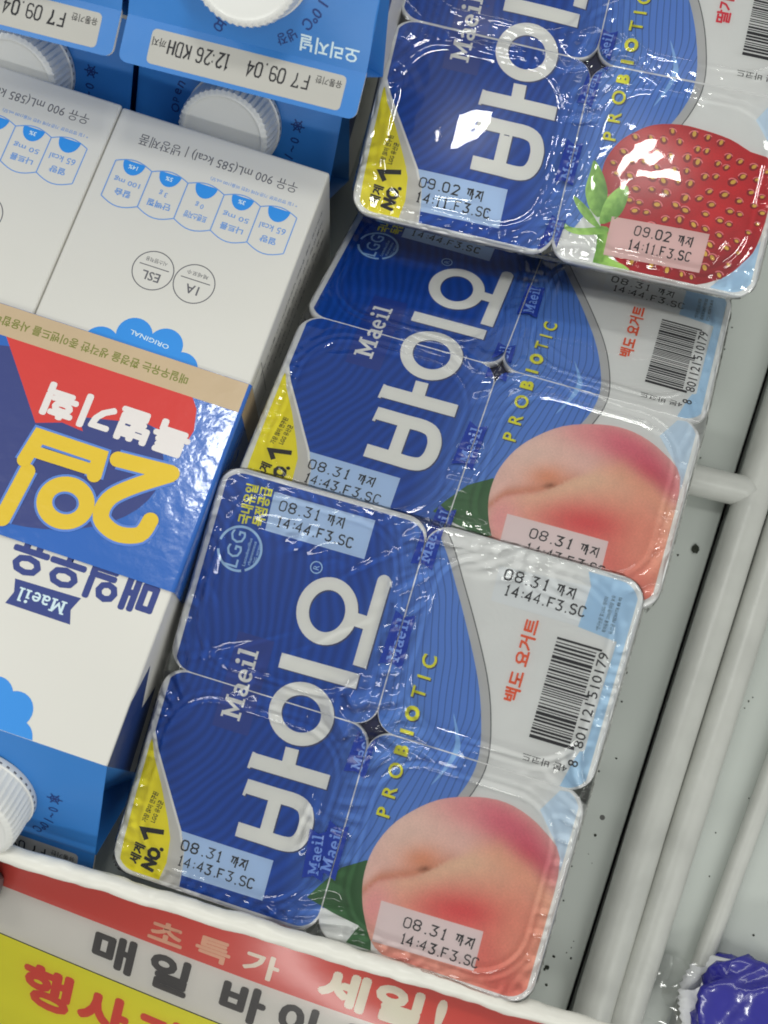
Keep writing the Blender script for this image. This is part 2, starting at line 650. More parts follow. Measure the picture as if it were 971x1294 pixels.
rr = N.new('ShaderNodeMapRange'); rr.inputs[3].default_value = 0.22; rr.inputs[4].default_value = 0.5
L.new(n1.outputs['Fac'], rr.inputs[0]); L.new(rr.outputs[0], P.inputs['Roughness'])
nb = N.new('ShaderNodeTexNoise'); nb.inputs['Scale'].default_value = 90; L.new(tc.outputs['Object'], nb.inputs['Vector'])
bb = N.new('ShaderNodeBump'); bb.inputs['Strength'].default_value = 0.12; bb.inputs['Distance'].default_value = 0.001
L.new(nb.outputs['Fac'], bb.inputs['Height']); L.new(bb.outputs[0], P.inputs['Normal'])
SHELF = shelf_m
ROD = mat('grey_rod_coating', seen(174, 175, 170), 0.34, 0.5, 0.16, 70, 0.35, 220)
DARK = mat('dark_void', (0.015, 0.015, 0.017), 0.6, 0.2, 0.2)


def box(name, x0, y0, z0, x1, y1, z1, m, parent=None, bevel=0.0):
    bm = bmesh.new()
    bmesh.ops.create_cube(bm, size=1)
    for v in bm.verts:
        v.co = ((x0 + x1) / 2 + v.co.x * (x1 - x0), (y0 + y1) / 2 + v.co.y * (y1 - y0), (z0 + z1) / 2 + v.co.z * (z1 - z0))
    if bevel:
        bmesh.ops.bevel(bm, geom=bm.edges[:], offset=bevel, segments=3, affect='EDGES', profile=0.6)
    me = bpy.data.meshes.new(name)
    bm.to_mesh(me)
    bm.free()
    o = link(name, me, parent, [m])
    if bevel: auto_smooth(o, 35)
    return o


tag(box('shelf_base', -0.45, -0.12, -0.03, 0.45, 0.6, -0.02, DARK), kind='structure')


def slab(name, pts, z0, z1, m):
    V = [(x, y, z) for z in (z0, z1) for x, y in pts]
    n = len(pts)
    F = [tuple(range(n))[::-1], tuple(range(n, 2 * n))] + [(i, (i + 1) % n, n + (i + 1) % n, n + i) for i in range(n)]
    o = mesh(name, V, F, m)
    md = o.modifiers.new('edge', 'BEVEL')
    md.width = 0.0006
    md.segments = 2
    return tag(o, kind='structure')


slot = lambda y, d: (0.0947 + 0.0690 * y + d, y)
slab('shelf_floor', [(-0.40, -0.115), slot(-0.115, 0), slot(0.55, 0), (-0.40, 0.55)], -0.006, 0.0, SHELF)
slab('shelf_floor', [slot(-0.115, 0.0019), (0.40, -0.115), (0.40, 0.55), slot(0.55, 0.0019)], -0.006, 0.0, SHELF)

# divider frame: two thick coated rods with a cross bar
div = empty('shelf_divider', Matrix.Translation((0.104, 0.05, 0)))
tag(div, 'grey coated double rod shelf divider beside the yogurt packs', 'shelf divider')


def rod_part(name, pts, r, wob=0.012, seed=0):
    pts = [Vector(p) for p in pts]
    # resample
    Q = []
    for a, b in zip(pts[:-1], pts[1:]):
        k = max(2, int((b - a).length / 0.004))
        for i in range(k): Q.append(a.lerp(b, i / k))
    Q.append(pts[-1])
    V, F = tube(Q, r, 20, lambda i, th: wob * noise.noise(Vector((i * 0.12 + seed, math.cos(th), math.sin(th)))))
    off = div.location
    return mesh(name, [v - off for v in V], F, ROD, div, smooth=True)


rod_part('rod', [(0.1350, 0.45, 0.0078), (0.1136, 0.17, 0.0078), (0.1000, -0.010, 0.0078), (0.0966, -0.068, 0.0074), (0.0962, -0.090, 0.0068)], 0.0064, seed=1)
rod_part('rod', [(0.1470, 0.45, 0.0064), (0.1268, 0.17, 0.0064), (0.1127, -0.005, 0.0064), (0.1080, -0.063, 0.0060), (0.1072, -0.082, 0.0056)], 0.0056, seed=5)
rod_part('cross_bar', [(0.040, 0.1110, 0.0100), (0.088, 0.1120, 0.0100), (0.1085, 0.1135, 0.0085)], 0.0056, seed=9)
wr = empty('wire_rod', Matrix.Translation((0.13, -0.02, 0)))
tag(wr, 'thin grey wire rod lying on the shelf at the right edge', 'wire rod')
Vt, Ft = tube([(0.150, 0.12, 0.004), (0.1366, 0.0136, 0.004), (0.1275, -0.055, 0.004), (0.1250, -0.075, 0.004)], 0.0033, 14)
mesh('rod', [v - wr.location for v in Vt], Ft, ROD, wr, smooth=True)


# ------------------------------------------------------------------ yogurt packs
HU, HV = 65.0, 63.05      # half size of the 2 x 2 pack, mm
LIDS = {'tl': (-64.8, 0.2, -0.2, 62.9), 'tr': (0.2, 0.2, 64.8, 62.9), 'bl': (-64.8, -62.9, -0.2, -0.2), 'br': (0.2, -62.9, 64.8, -0.2)}
CR = 7.0


class Pack:
    def __init__(s, name, loc, yaw, pl, pu, ro, dome, depth, label, crease, film_noise, seed, hot=0, lump=0.06, valley=0.0, spots=(), ringh=1.0):
        s.ringh = ringh
        s.hot, s.lump, s.valley, s.spots = hot, lump, valley, spots
        s.loc, s.pl, s.pu, s.dome, s.depth, s.seed, s.crease, s.fn = Vector(loc), R(pl), R(pu), dome, depth, seed, crease, film_noise
        M = Matrix.Translation(s.loc) @ Matrix.Rotation(R(yaw), 4, 'Z') @ Matrix.Rotation(-R(ro), 4, 'Y')
        # empty at the base of the tubs; meshes are stored relative to it
        s.root = empty(name, M @ Matrix.Translation((0, 0, -depth * MM)))
        tag(s.root, label, 'yogurt pack', 'yogurt four packs in a row')
        s.dz = depth

    def pil(s, u, v):
        uc = -32.5 if u < 0 else 32.5
        vc = 31.5 if v > 0 else -31.5
        a, b = min(1, abs(u - uc) / 32.5), min(1, abs(v - vc) / 31.5)
        n = noise.noise(Vector((u * 0.035 + s.seed * 7, v * 0.035, 0))) * 0.25
        return (s.dome * (1 - a * a) * (1 - b * b)) + n * (1 - a ** 4) * (1 - b ** 4) + s.valley * abs(u)

    def map(s, u, v, h):
        p = s.pu if v > 0 else s.pl
        w = s.pil(u, v) + h
        return Vector((u, v * math.cos(p) - w * math.sin(p), v * math.sin(p) + w * math.cos(p) + s.dz)) * MM

    def lid(s, key):
        x0, y0, x1, y1 = LIDS[key]
        loop = rrect_loop(x0, y0, x1, y1, CR, 7)
        o = flat_mesh('lid', [(poly(loop), 0.0)], s.map, WHITE, s.root, 2.5)
        # rim edge of the lid and flange
        V, F = [], []
        n = len(loop)
        loop2 = loop
        for h, g in ((0.0, 0), (-0.2, 0.35), (-0.9, 0.6), (-2.4, 0.55), (-2.7, -0.6)):
            cx, cy = (x0 + x1) / 2, (y0 + y1) / 2
            for (x, y) in loop2:
                d = math.hypot(x - cx, y - cy)
                V.append(s.map(x + (x - cx) / d * g, y + (y - cy) / d * g, h))
        for k in range(4):
            for i in range(n):
                F.append((k * n + i, (k + 1) * n + i, (k + 1) * n + (i + 1) % n, k * n + (i + 1) % n))
        mesh('rim', V, F, TUB, o, smooth=True)
        e = 1.0
        return o, rrect_loop(x0 + (e if x0 < -10 else 0), y0 + (e if y0 < -10 else 0), x1 - (e if x1 > 10 else 0), y1 - (e if y1 > 10 else 0), CR - 0.6, 7)

    def cup(s, key):
        x0, y0, x1, y1 = LIDS[key]
        V, F = [], []
        rings = [(1.0, -2.6, 8), (3.5, -2.7, 9), (4.2, -4, 10), (6.5, -s.depth * 0.55, 12), (9, -s.depth + 3, 12), (11.5, -s.depth + 0.4, 10), (16, -s.depth, 8)]
        n = 0
        for inset, h, r in rings:
            lp = rrect_loop(x0 + inset, y0 + inset, x1 - inset, y1 - inset, r, 5)
            n = len(lp)
            for (x, y) in lp:
                p = s.pu if (y0 + y1) > 0 else s.pl
                V.append(Vector((x, y * math.cos(p) - h * math.sin(p), y * math.sin(p) + h * math.cos(p) + s.dz)) * MM)
        for k in range(len(rings) - 1):
            for i in range(n):
                F.append((k * n + i, (k + 1) * n + i, (k + 1) * n + (i + 1) % n, k * n + (i + 1) % n))
        F.append(tuple(range((len(rings) - 1) * n, len(rings) * n)))
        return mesh('cup', V, F, TUB, s.root, smooth=True)

    # shrink film stretched over the four lids
    def fh(s, u, v):
        sd = s.seed * 13.1
        au, av = abs(u), abs(v)
        uc, vc = abs(au - 32.5), abs(av - 31.5)
        # distance inside the seal ring (rounded rectangle 26 x 25.5, r 14)
        qx, qy = max(0, uc - 12.5), max(0, vc - 12.0)
        sdf = math.hypot(qx, qy) - 14.0
        h = 0.42
        h += s.ringh * (0.5 * math.exp(-((sdf - 0.2) / 0.8) ** 2) + 0.28 * math.exp(-((sdf - 2.6) / 0.7) ** 2))
        n1 = noise.noise(Vector((u * 0.06 + sd, v * 0.06, 1.0)))
        # folds near seams and edges
        outside = min(1, max(0, (sdf + 0.5) / 5))
        cx = math.exp(-(au / 9) ** 2)
        cy = math.exp(-(av / 6) ** 2)
        edge = max(0, min(1, (max(au - 56, av - 54)) / 7))
        amp = outside * (0.17 + 1.15 * cx * (0.55 + 0.45 * math.exp(-((v - s.hot) / 26) ** 2)) + 0.8 * cy * math.exp(-(au / 34) ** 2) + 0.5 * edge) * s.fn
        for (x0, y0, rx, ry, am) in s.spots:
            amp += am * math.exp(-((u - x0) / rx) ** 2 - ((v - y0) / ry) ** 2)
        # long pulled folds: stretched noise, direction drifting over the sheet
        th = 0.9 * noise.noise(Vector((u * 0.03 + sd, v * 0.03, 6.0))) + (0.5 if cx > cy else -0.25)
        c_, s_ = math.cos(th), math.sin(th)
        a_, b_ = u * c_ + v * s_, -u * s_ + v * c_
        q = Vector((a_ * 0.055 + sd, b_ * 0.19, 3.3))
        f1 = 1 - 2.0 * abs(noise.noise(q))
        f2 = 1 - 2.0 * abs(noise.noise(Vector((a_ * 0.12 + sd, b_ * 0.42, 9.1))))
        h += amp * (0.85 * f1 + 0.22 * f2)
        # puckers along the outer edges
        de = min(65 - au, 63 - av)
        if de < 8:
            t = v if (65 - au) < (63 - av) else u
            g = 0.5 + 0.5 * noise.noise(Vector((t * 0.05 + sd, 2.2, 0)))
            ph = t / 7.0 + 0.6 * noise.noise(Vector((t * 0.09, sd, 1)))
            h += 0.55 * s.fn * g * math.exp(-((de - 3.2) / 1.6) ** 2) * max(0, math.cos(2 * math.pi * ph)) ** 3
        h += s.lump * (n1 + 0.45 * noise.noise(Vector((u * 0.17 + sd, v * 0.17, 8.0))))
        # long soft creases across each lid
        for (x0, y0, ang, amp2, wd, ln) in s.crease:
            c_, s_ = math.cos(R(ang)), math.sin(R(ang))
            dx, dy = u - x0, v - y0
            t, d = dx * c_ + dy * s_, -dx * s_ + dy * c_
            d += 0.8 * noise.noise(Vector((t * 0.15, x0, y0)))
            h += amp2 * math.exp(-(d / wd) ** 2) * math.exp(-(t / ln) ** 4)
        return max(0.3, h)

    def film(s):
        st = 0.75
        nu, nv = int(2 * 66 / st), int(2 * 64 / st)
        V, F = [], []
        cols = [(-66 + 132 * i / nu) for i in range(nu + 1)]
        rows = [(-64 + 128 * j / nv) for j in range(nv + 1)]
        keep = {}
        C4 = {}
        for j, v in enumerate(rows):
            for i, u in enumerate(cols):
                h = s.fh(u, v)
                # draw the sheet in around the rounded outer corners and side notches
                over = max(0, abs(u) - 64.6) + max(0, abs(v) - 62.7)
                h -= over * 2.0
                uu, vv = u, v
                ex, ey = abs(u) - (HU - CR), abs(v) - (HV - CR)
                if ex > 0 and ey > 0:
                    d = math.hypot(ex, ey)
                    if d > CR + 0.6:
                        f = (CR + 0.6) / d
                        uu = math.copysign(HU - CR + ex * f, u)
                        vv = math.copysign(HV - CR + ey * f, v)
                        h -= (d - CR - 0.6) * 1.3
                V.append(s.map(uu, vv, h))
        for j in range(nv):
            for i in range(nu):
                a = j * (nu + 1) + i
                F.append((a, a + 1, a + nu + 2, a + nu + 1))
        # skirt down the sides
        per = [(i, 0) for i in range(nu)] + [(nu, j) for j in range(nv)] + [(i, nv) for i in range(nu, 0, -1)] + [(0, j) for j in range(nv, 0, -1)]
        base = [j * (nu + 1) + i for i, j in per]
        prev = base
        for dep, ins in ((3.5, 0.6), (9, 2.5), (16, 4.5)):
            cur = []
            for q, (i, j) in enumerate(per):
                u, v = cols[i], rows[j]
                w = noise.noise(Vector((u * 0.25, v * 0.25, dep + s.seed)))
                f = 1 - (ins + w * 0.8) / 66
                uu, vv = u, v
                ex, ey = abs(u) - (HU - CR), abs(v) - (HV - CR)
                if ex > 0 and ey > 0:
                    d = math.hypot(ex, ey)
                    if d > CR + 0.6:
                        g = (CR + 0.6) / d
                        uu = math.copysign(HU - CR + ex * g, u)
                        vv = math.copysign(HV - CR + ey * g, v)
                V.append(s.map(uu * f, vv * f, -dep))
                cur.append(len(V) - 1)
            n = len(per)
            for q in range(n):
                F.append((prev[q], cur[q], cur[(q + 1) % n], prev[(q + 1) % n]))
            prev = cur
        return mesh('wrap_film', V, F, FILM, s.root, smooth=True)


# ---- printed artwork of one pack, pack millimetres (u right, v away)
RIGHT = smooth_loop([(-1.5, 66), (6.2, 56.6), (11.8, 47.8), (18.7, 36.1), (25.3, 23.7), (29.4, 13.2), (31.9, 2.5), (31.2, -6.3), (27.0, -16), (20, -26)], 4, False)
RIGHT2 = smooth_loop([(0.4, 68), (8.0, 58.4), (13.5, 49.6), (21.2, 37), (28.0, 24.5), (32.1, 14), (34.7, 2.6), (34.0, -6.2), (29.6, -17), (22, -27)], 4, False)


def peach_color(u, v):
    def g(cx, cy, sx, sy, ang=0):
        c, s_ = math.cos(R(ang)), math.sin(R(ang))
        dx, dy = u - cx, v - cy
        a, b = dx * c + dy * s_, -dx * s_ + dy * c
        return math.exp(-(a / sx) ** 2 - (b / sy) ** 2)

    def blend(col, L_):
        col = np.array(seen(*col))
        for c, f in L_: col = col * (1 - f) + np.array(seen(*c)) * f
        return col
    cr = np.interp(u, [9, 13.7, 19.4, 24, 28.2, 31.8, 37.9, 44.9, 55, 64], [-48.5, -41.2, -38.4, -36.6, -33.6, -29.8, -25.4, -24.4, -28, -34])
    d = cr - v
    lower = blend((222, 166, 144), [((224, 184, 158), 0.95 * math.exp(-((d - 2.5) / 5.5) ** 2)), ((228, 156, 130), min(1, max(0, (u - 38) / 14)) * 0.8),
                                    ((206, 66, 72), 0.97 * g(39, -43, 14, 6.4, 10)), ((212, 102, 96), 0.8 * g(46, -52, 16, 9, -15)),
                                    ((222, 142, 122), 0.7 * g(57, -42, 6, 14)), ((208, 92, 84), 0.75 * g(57, -61, 10, 6)),
                                    ((222, 152, 154), 0.85 * g(14.5, -49, 6, 9)), ((204, 96, 94), 0.6 * g(28, -62, 12, 3.5)), ((190, 104, 92), 0.6 * math.exp(-(d / 0.9) ** 2) * max(0, min(1, (27 - u) / 6)))])
    upper = blend((224, 182, 172), [((226, 192, 180), 0.7 * g(18, -27, 10, 9)), ((192, 62, 92), 0.97 * g(53, -20.5, 14, 6.6, -32)), ((206, 98, 120), 0.9 * g(42.5, -14.5, 13, 5.4, -14)),
                                    ((220, 146, 150), 0.6 * g(32, -14.5, 9, 4.5)), ((214, 136, 92), 0.75 * g(24.5, -32, 6.5, 4.2, 20)), ((224, 166, 134), 0.75 * math.exp(-(d / 4.5) ** 2) * min(1, max(0, (u - 34) / 10))),
                                    ((196, 122, 88), 0.75 * math.exp(-(d / 2.6) ** 2) * max(0, min(1, (36 - u) / 10)))])
    w = 0.25 + 4.5 * min(1, max(0, (u - 30) / 18)) ** 1.3
    f = 1 / (1 + math.exp(-max(-30, min(30, 2.2 * d / w))))
    col = upper * (1 - f) + lower * f
    k = 0.8 * g(25.8, -34.3, 1.8, 0.7, 24)
    col = col * (1 - k) + np.array(seen(110, 64, 38)) * k
    n = noise.noise(Vector((u * 0.3, v * 0.3, 2))) * 0.05 + noise.noise(Vector((u * 0.9 + v * 0.5, v * 0.35, 5))) * 0.03
    return tuple(np.clip(col * (1 + n), 0, 0.95))


def straw_color(u, v):
    def g(cx, cy, sx, sy):
        return math.exp(-((u - cx) / sx) ** 2 - ((v - cy) / sy) ** 2)
    col = np.array(seen(172, 20, 34))
    for c, f in (((206, 52, 54), 0.6 * g(32, -22, 22, 6)), ((128, 8, 20), 0.75 * g(50, -58, 22, 9)), ((160, 14, 26), 0.5 * g(12, -45, 6, 14)),
                 ((214, 44, 48), 0.5 * g(48, -34, 12, 12))):
        col = col * (1 - f) + np.array(seen(*c)) * f
    n = noise.noise(Vector((u * 0.25, v * 0.25, 4))) * 0.12
    return tuple(np.clip(col * (1 + n), 0, 0.95))


PEACH = smooth_loop([(32.1, -10.6), (40.4, -8.9), (48, -9.8), (55.6, -13.3), (62.2, -19.6), (63.4, -36), (63.4, -52), (62.9, -60.5), (56.6, -64), (49, -64), (40.9, -64), (27.9, -63.6), (18.2, -60.6), (13.2, -53.7), (10.4, -47), (9.3, -40.7), (9.9, -33.4), (12.8, -25.9), (17.5, -19.7), (24.2, -14)], 3)
STRAW = smooth_loop([(10.2, -33.7), (10.6, -28.9), (13.3, -23.4), (17.1, -19.7), (22.5, -16.2), (30.3, -14.5), (37.8, -14.7), (46.6, -15.8), (53.6, -18.2), (61, -20.1), (63.2, -34), (62.3, -46.4), (59.7, -51.8), (55, -57.7), (46.8, -62), (37.5, -63), (25.7, -62.5), (20.5, -59.3), (15.9, -55.9), (13.2, -48.7), (11.2, -41.4)], 3)


def art(kind):
    """returns list of (part name, material, [(triangles, layer)], colour function, lids)"""
    A = []

    def add(name, m, T, layer, lids='all', fn=None, grid=4.0):
        if T and not isinstance(T[0][0][0], (int, float, np.floating)):   # several stroke sets
            L_ = [(t, layer + 0.25 * i / max(1, len(T))) for i, t in enumerate(T)]
        else:
            L_ = [(T, layer)]
        A.append((name, m, L_, fn, lids, grid))
    straw = kind == 'straw'
    # blue field, grey border and the white remainder
    field = [(-62.9, 66), (-62.9, -19.5), (-60.0, -25.5), (-55.2, -33.5), (-46.8, -45.8), (-43.5, -52), (-42.3, -66), (-1, -66), (12, -40)] + RIGHT[::-1]
    add('blue_panel', BLUE, poly(field), 1)
    add('grey_border', GREYB, poly(RIGHT + RIGHT2[::-1]), 1, ('tr', 'br'))
    add('grey_border', mat('border_line_print', seen(96, 98, 100), 0.4), stroke(RIGHT2, 0.35), 2, ('tr', 'br'))
    # sky blue strips at the far right
    add('pale_blue_panel', SKYBLUE, poly([(25, 62.3), (46.6, 64.5), (49.6, 57.9), (49.2, 45.7), (60.9, 44.6), (60.3, 14.2), (58.5, 9), (56.5, 0), (66, -1), (66, 66), (25, 66)]), 1, ('tr',))
    add('pale_blue_panel', mat('faint_blue_print', seen(184, 202, 222), 0.35, 0.5, 0.04, 20), poly([(57, -1), (53, -8), (60, -16), (63.6, -24), (63.6, 0)]), 1, ('br',))
    add('white_panel', WHITE, poly(rrect_loop(41, 11.5, 60.6, 44.6, 1.0, 4)), 2, ('tr',))
    # right hand rim of the lids stays white
    add('white_margin', LOGO, rect(63.3, -66, 66, 66), 8, ('tr', 'br'))
    # yellow page corner
    add('yellow_corner', YELLOW, poly(smooth_loop([(-63.2, -22.4), (-61, -27), (-56.4, -34.6), (-51.6, -43.7), (-49.2, -49), (-48.3, -56.3), (-49.2, -62.2), (-55, -62.2), (-60.5, -61.2), (-62.6, -58.6), (-63.2, -42), (-63.3, -30)], 3)), 2, ('bl',))
    add('page_fold', FOLD, poly([(-63.4, -20.2), (-60.4, -25.2), (-54.6, -34), (-46.8, -45.7), (-44.4, -50.6), (-42.7, -62), (-49.2, -62), (-48.3, -56.3), (-49.2, -49), (-51.6, -43.7), (-56.4, -34.6), (-61.1, -27)]), 3, ('bl',))
    add('page_fold_edge', mat('page_edge_print', seen(214, 213, 208), 0.35), stroke([(-63.3, -20.6), (-60.2, -25.6), (-54.4, -34.4), (-46.9, -45.9), (-45.5, -49)], 0.7), 3.5, ('bl',))
    add('corner_lettering', INK, fat(text('NO.', -51.7, -60.2, 80, 4.0, 7.6, 0.02), 0.24), 4, ('bl',))
    add('corner_lettering', INK, fat(text('세계', -56.6, -59.6, 83, 3.3, 6.0, 0.0), 0.14), 4, ('bl',))
    add('corner_lettering', INK, stroke([(-56.2, -51.6), (-58.2, -49.0), (-51.6, -47.9)], 1.5), 4.6, ('bl',))
    add('corner_lettering', INK, text('가장 많이 연구된', -57.6, -46.8, 83, 1.8, 9.6, 0.02), 4.3, ('bl',))
    add('corner_lettering', INK, text('LGG 유산균', -55.0, -46.2, 83, 1.8, 7.0, 0.02), 4.3, ('bl',))
    # large three-syllable name
    w = 4.3
    name = [stroke(smooth_loop([(-31, -27.1), (-22, -27.05), (-16, -27.0), (-12.9, -28.2), (-11.4, -31), (-11.1, -33.6), (-11.4, -36.4), (-12.9, -39), (-16, -40.05), (-22, -40.05), (-30.6, -40.05)], 3, False), w),
            stroke([(-21.9, -27.6), (-21.9, -39.6)], 4.0), stroke([(-32.3, -19.3), (-8.2, -18.9)], w + 0.1), stroke([(-21.0, -19), (-21.3, -12.5)], 4.1),
            ring(-21.6, -2.0, 9.9, 9.4, 3.9), stroke([(-32.1, 11.5), (-8.0, 12.0)], w + 0.2),
            ring(-22.5, 29.4, 9.2, 10.1, 3.8), stroke([(-16.4, 29.5), (-9.2, 29.3)], 4.0), stroke([(-8.6, 42.6), (-8.75, 16.4)], 4.1),
            disc(-8.6, 42.4, 2.05), stroke([(-31.4, -30.0), (-31.0, -25.0)], 0.9), stroke([(-32.3, -21.9), (-32.0, -16.9)], 0.9)]
    add('name_lettering', LOGO, name, 4, ('tl', 'bl'))
    sh = mat('name_shadow_print', seen(52, 62, 100), 0.4)
    add('name_shadow', sh, [xf(t, 0.45, -0.3) for t in name], 3, ('tl', 'bl'))
    add('dark_box', DARKBOX, poly([(-46.6, -13), (-35.2, -13), (-35.2, 16.2), (-46.6, 16.2)]), 2, ('tl', 'bl'))
    add('maker_lettering', LOGO, slab_layers(-38.9, -9.6, 90, 6.0, 21.6), 4, ('tl', 'bl'))
    add('registered_mark', RINGBLUE, [ring(-29.2, 40.9, 1.9, 1.9, 0.35, 24), text('R', -29.2, 40.9, 90, 1.7, None, 0.0, 'c')], 4, ('tl',))
    # round LGG badge and its caption
    add('round_badge', RINGBLUE, [ring(-53.2, 39.8, 7.0, 7.0, 0.75, 44, -60, 170), ring(-53.2, 39.8, 7.0, 7.0, 0.75, 20, 195, 290)], 4, ('tl',))
    add('badge_lettering', RINGBLUE, text('LGG', -52.4, 34.0, 90, 4.6, 11.0, 0.005), 4, ('tl',))
    add('badge_lettering', RINGBLUE, [text(t_, -50.2 + 1.5 * i, 35.2 + i * 0.7, 90, 0.95, 8.6 - i * 1.3, 0.01) for i, t_ in enumerate(('Lactobacillus', 'rhamnosus', 'GG strain'))], 4, ('tl',))
    add('caption_lettering', YGREEN, [text('국내유일', -52.3, 47.3, 92, 4.0, 12.2, 0.028), text('독점공급', -47.9, 47.9, 92, 4.0, 12.0, 0.028)], 4, ('tl',))
    # spaced word on the right
    pw = 'PROBIOTIC'
    for i, (pu_, pv_) in enumerate([(9.9, -22.2), (9.9, -16), (9.9, -9.6), (9.9, -3.4), (9.95, 2.1), (10.0, 7.8), (10.15, 14.2), (10.4, 18.9), (10.6, 23.8)]):
        b = 0.06 if i in (3, 4, 5) else 0.018
        hh = 4.4 if i in (2, 5, 8) else 4.1
        add('word_lettering', YGREEN, text(pw[i], pu_, pv_, 90, hh, None, b, 'c', 3), 5, ('tr', 'br'))
        add('word_shadow', sh, text(pw[i], pu_ + 0.35, pv_ - 0.3, 90, hh, None, b + 0.01, 'c', 3), 4, ('tr', 'br'))
    add('crescent', CRESC, poly(smooth_loop([(21.5, 11.5), (25.2, 5), (26.2, 1.4), (24.6, -4), (21.0, -10.6), (23.6, -3.5), (24.5, 1.6), (23.8, 5.5)], 3)), 2, ('tr', 'br'))
    # stamps
    d1, c1 = ('09.02', '14:11.F3.SC') if straw else ('08.31', '14:43.F3.SC')
    c2 = '14:11.F3.SC' if straw else '14:44.F3.SC'
    add('stamp_field', PALEBLUE, poly([(-47.8, 59.1), (-47.3, 47.2), (-16.1, 47.2), (-16.1, 59.1)]), 2, ('tl',))
    add('date_stamp', STAMPINK, stamp(d1 + ' 가지', -45.0, 54.3, 20, 2.9) + stamp(c2, -44.6, 49.4, 24, 2.8), 3, ('tl',))
    add('stamp_field', PALEBLUE, poly([(-46.6, -45.8), (-17.5, -45.7), (-17.4, -58), (-42.8, -58.4), (-44.2, -50.6)]), 2, ('bl',))
    add('date_stamp', STAMPINK, stamp(d1 + ' 가지', -45.2, -51.0, 20.4, 2.9) + stamp(c1, -45.2, -55.7, 24, 2.8), 5, ('bl',))
    add('stamp_field', PATCHW, poly([(22.7, 56.4), (49.6, 57.8), (49.2, 45.8), (23, 46)]), 2.5, ('tr',))
    add('date_stamp', STAMPINK, stamp(d1 + ' 가지', 24.9, 53.2, 20.6, 2.9) + stamp(c2, 26.0, 48.8, 24, 2.8), 4, ('tr',))
    # barcode and captions
    bars = []
    rnd = random.Random(5)
    y = 11.2
    while y < 41.6:
        wd = rnd.choice((0.34, 0.34, 0.66, 0.66, 1.0))
        long = y < 12 or y > 40.6 or 25.9 < y < 26.9
        bars.append(rect(44.3, y, 57.6 if long else 56.2, y + wd))
        y += wd + rnd.choice((0.34, 0.34, 0.5, 0.66))
    add('barcode', INK, bars, 4, ('tr',))
    code = ('8', '801121', '510179')
    add('barcode_digits', INK, [text(code[0], 59.9, 6.6, 90, 3.0, 1.9, 0.005), text(code[1], 59.9, 12.2, 90, 3.0, 13.2, 0.005), text(code[2], 59.9, 27.2, 90, 3.0, 13.4, 0.005)], 5, ('tr',))
    add('caption_lettering', INK, text('4본 바코드', 57.2, 6.5, 180, 2.3, 13.2, 0.0), 4, ('tr',))
    add('note_lettering', INK, [text('*연구논문 및 LGG 데이터', 54.3 + 1.0, 46.2, 90, 1.2, 10, 0.0), text('특허등록 2000편 이상 보유', 57.2, 46.2, 90, 1.2, 11, 0.0), text('유산균 PEDIATR 88-95', 59.1, 46.2, 90, 1.2, 11, 0.0)], 4, ('tr',))
    if straw:
        add('flavour_lettering', PINKRED, fat(text('딸기 요거트', 38.2, 20.0, 90, 4.3, 24, 0.0), 0.16), 4, ('tr',))
        add('fruit_picture', FRUIT, poly(STRAW), 3, ('br',), straw_color, 1.5)
        seeds, hol, gli = [], [], []
        rnd = random.Random(3)
        pts = []
        for r_ in range(14):
            for c_ in range(13):
                x = 10 + c_ * 4.8 + (2.4 if r_ % 2 else 0) + rnd.uniform(-1.3, 1.3)
                y = -16.6 - r_ * 3.9 + rnd.uniform(-0.7, 0.7) - 0.004 * (x - 34) ** 2
                pts.append((x, y))
        from mathutils.geometry import intersect_point_line
        def inside(x, y, P):
            k = False
            for i in range(len(P)):
                (x1, y1), (x2, y2) = P[i], P[i - 1]
                if (y1 > y) != (y2 > y) and x < (x2 - x1) * (y - y1) / (y2 - y1) + x1: k = not k
            return k
        for x, y in pts:
            if not inside(x, y, [(36 + (a - 36) * 0.95, -40 + (b + 40) * 0.95) for a, b in STRAW]): continue
            a = math.degrees(math.atan2(y + 40, x - 36)) + 180
            k = 1.12 * rnd.uniform(0.8, 1.15) * (0.75 + 0.25 * math.exp(-((x - 36) / 26) ** 2))
            hol.append(xf(disc(0, 0, 1.45, 1.15, 14), x, y, a, k))
            gli.append(xf(ring(0, 0, 1.45, 1.2, 0.35, 10, 20, 160), x, y - 0.1, rnd.uniform(-25, 25), k))
            seeds.append(xf(disc(-0.1, 0.05, 0.8, 0.52, 12), x, y, a, k))
        add('seed_hollow', SEEDSH, hol, 4, ('br',)); add('seed_glint', SEEDHI, gli, 4.5, ('br',)); add('seed', SEED, seeds, 5, ('br',))
        def leafc(c0, c1, x0, y0, x1, y1):
            L0 = math.hypot(x1 - x0, y1 - y0)
            dx, dy = (x1 - x0) / L0, (y1 - y0) / L0
            def f(u, v):
                t = ((u - x0) * dx + (v - y0) * dy) / L0
                d = -(u - x0) * dy + (v - y0) * dx
                k = min(1, max(0, 0.25 + 0.5 * t + 0.16 * d + 0.25 * noise.noise(Vector((u * 0.5, v * 0.5, 1))) + 0.10 * math.sin(t * 26 + abs(d) * 2)))
                k *= 1 - 0.5 * math.exp(-(d / 0.3) ** 2)
                return tuple(a_ * (1 - k) + b_ * k for a_, b_ in zip(seen(*c0), seen(*c1)))
            return f
        G0, G1 = (84, 138, 44), (164, 208, 104)
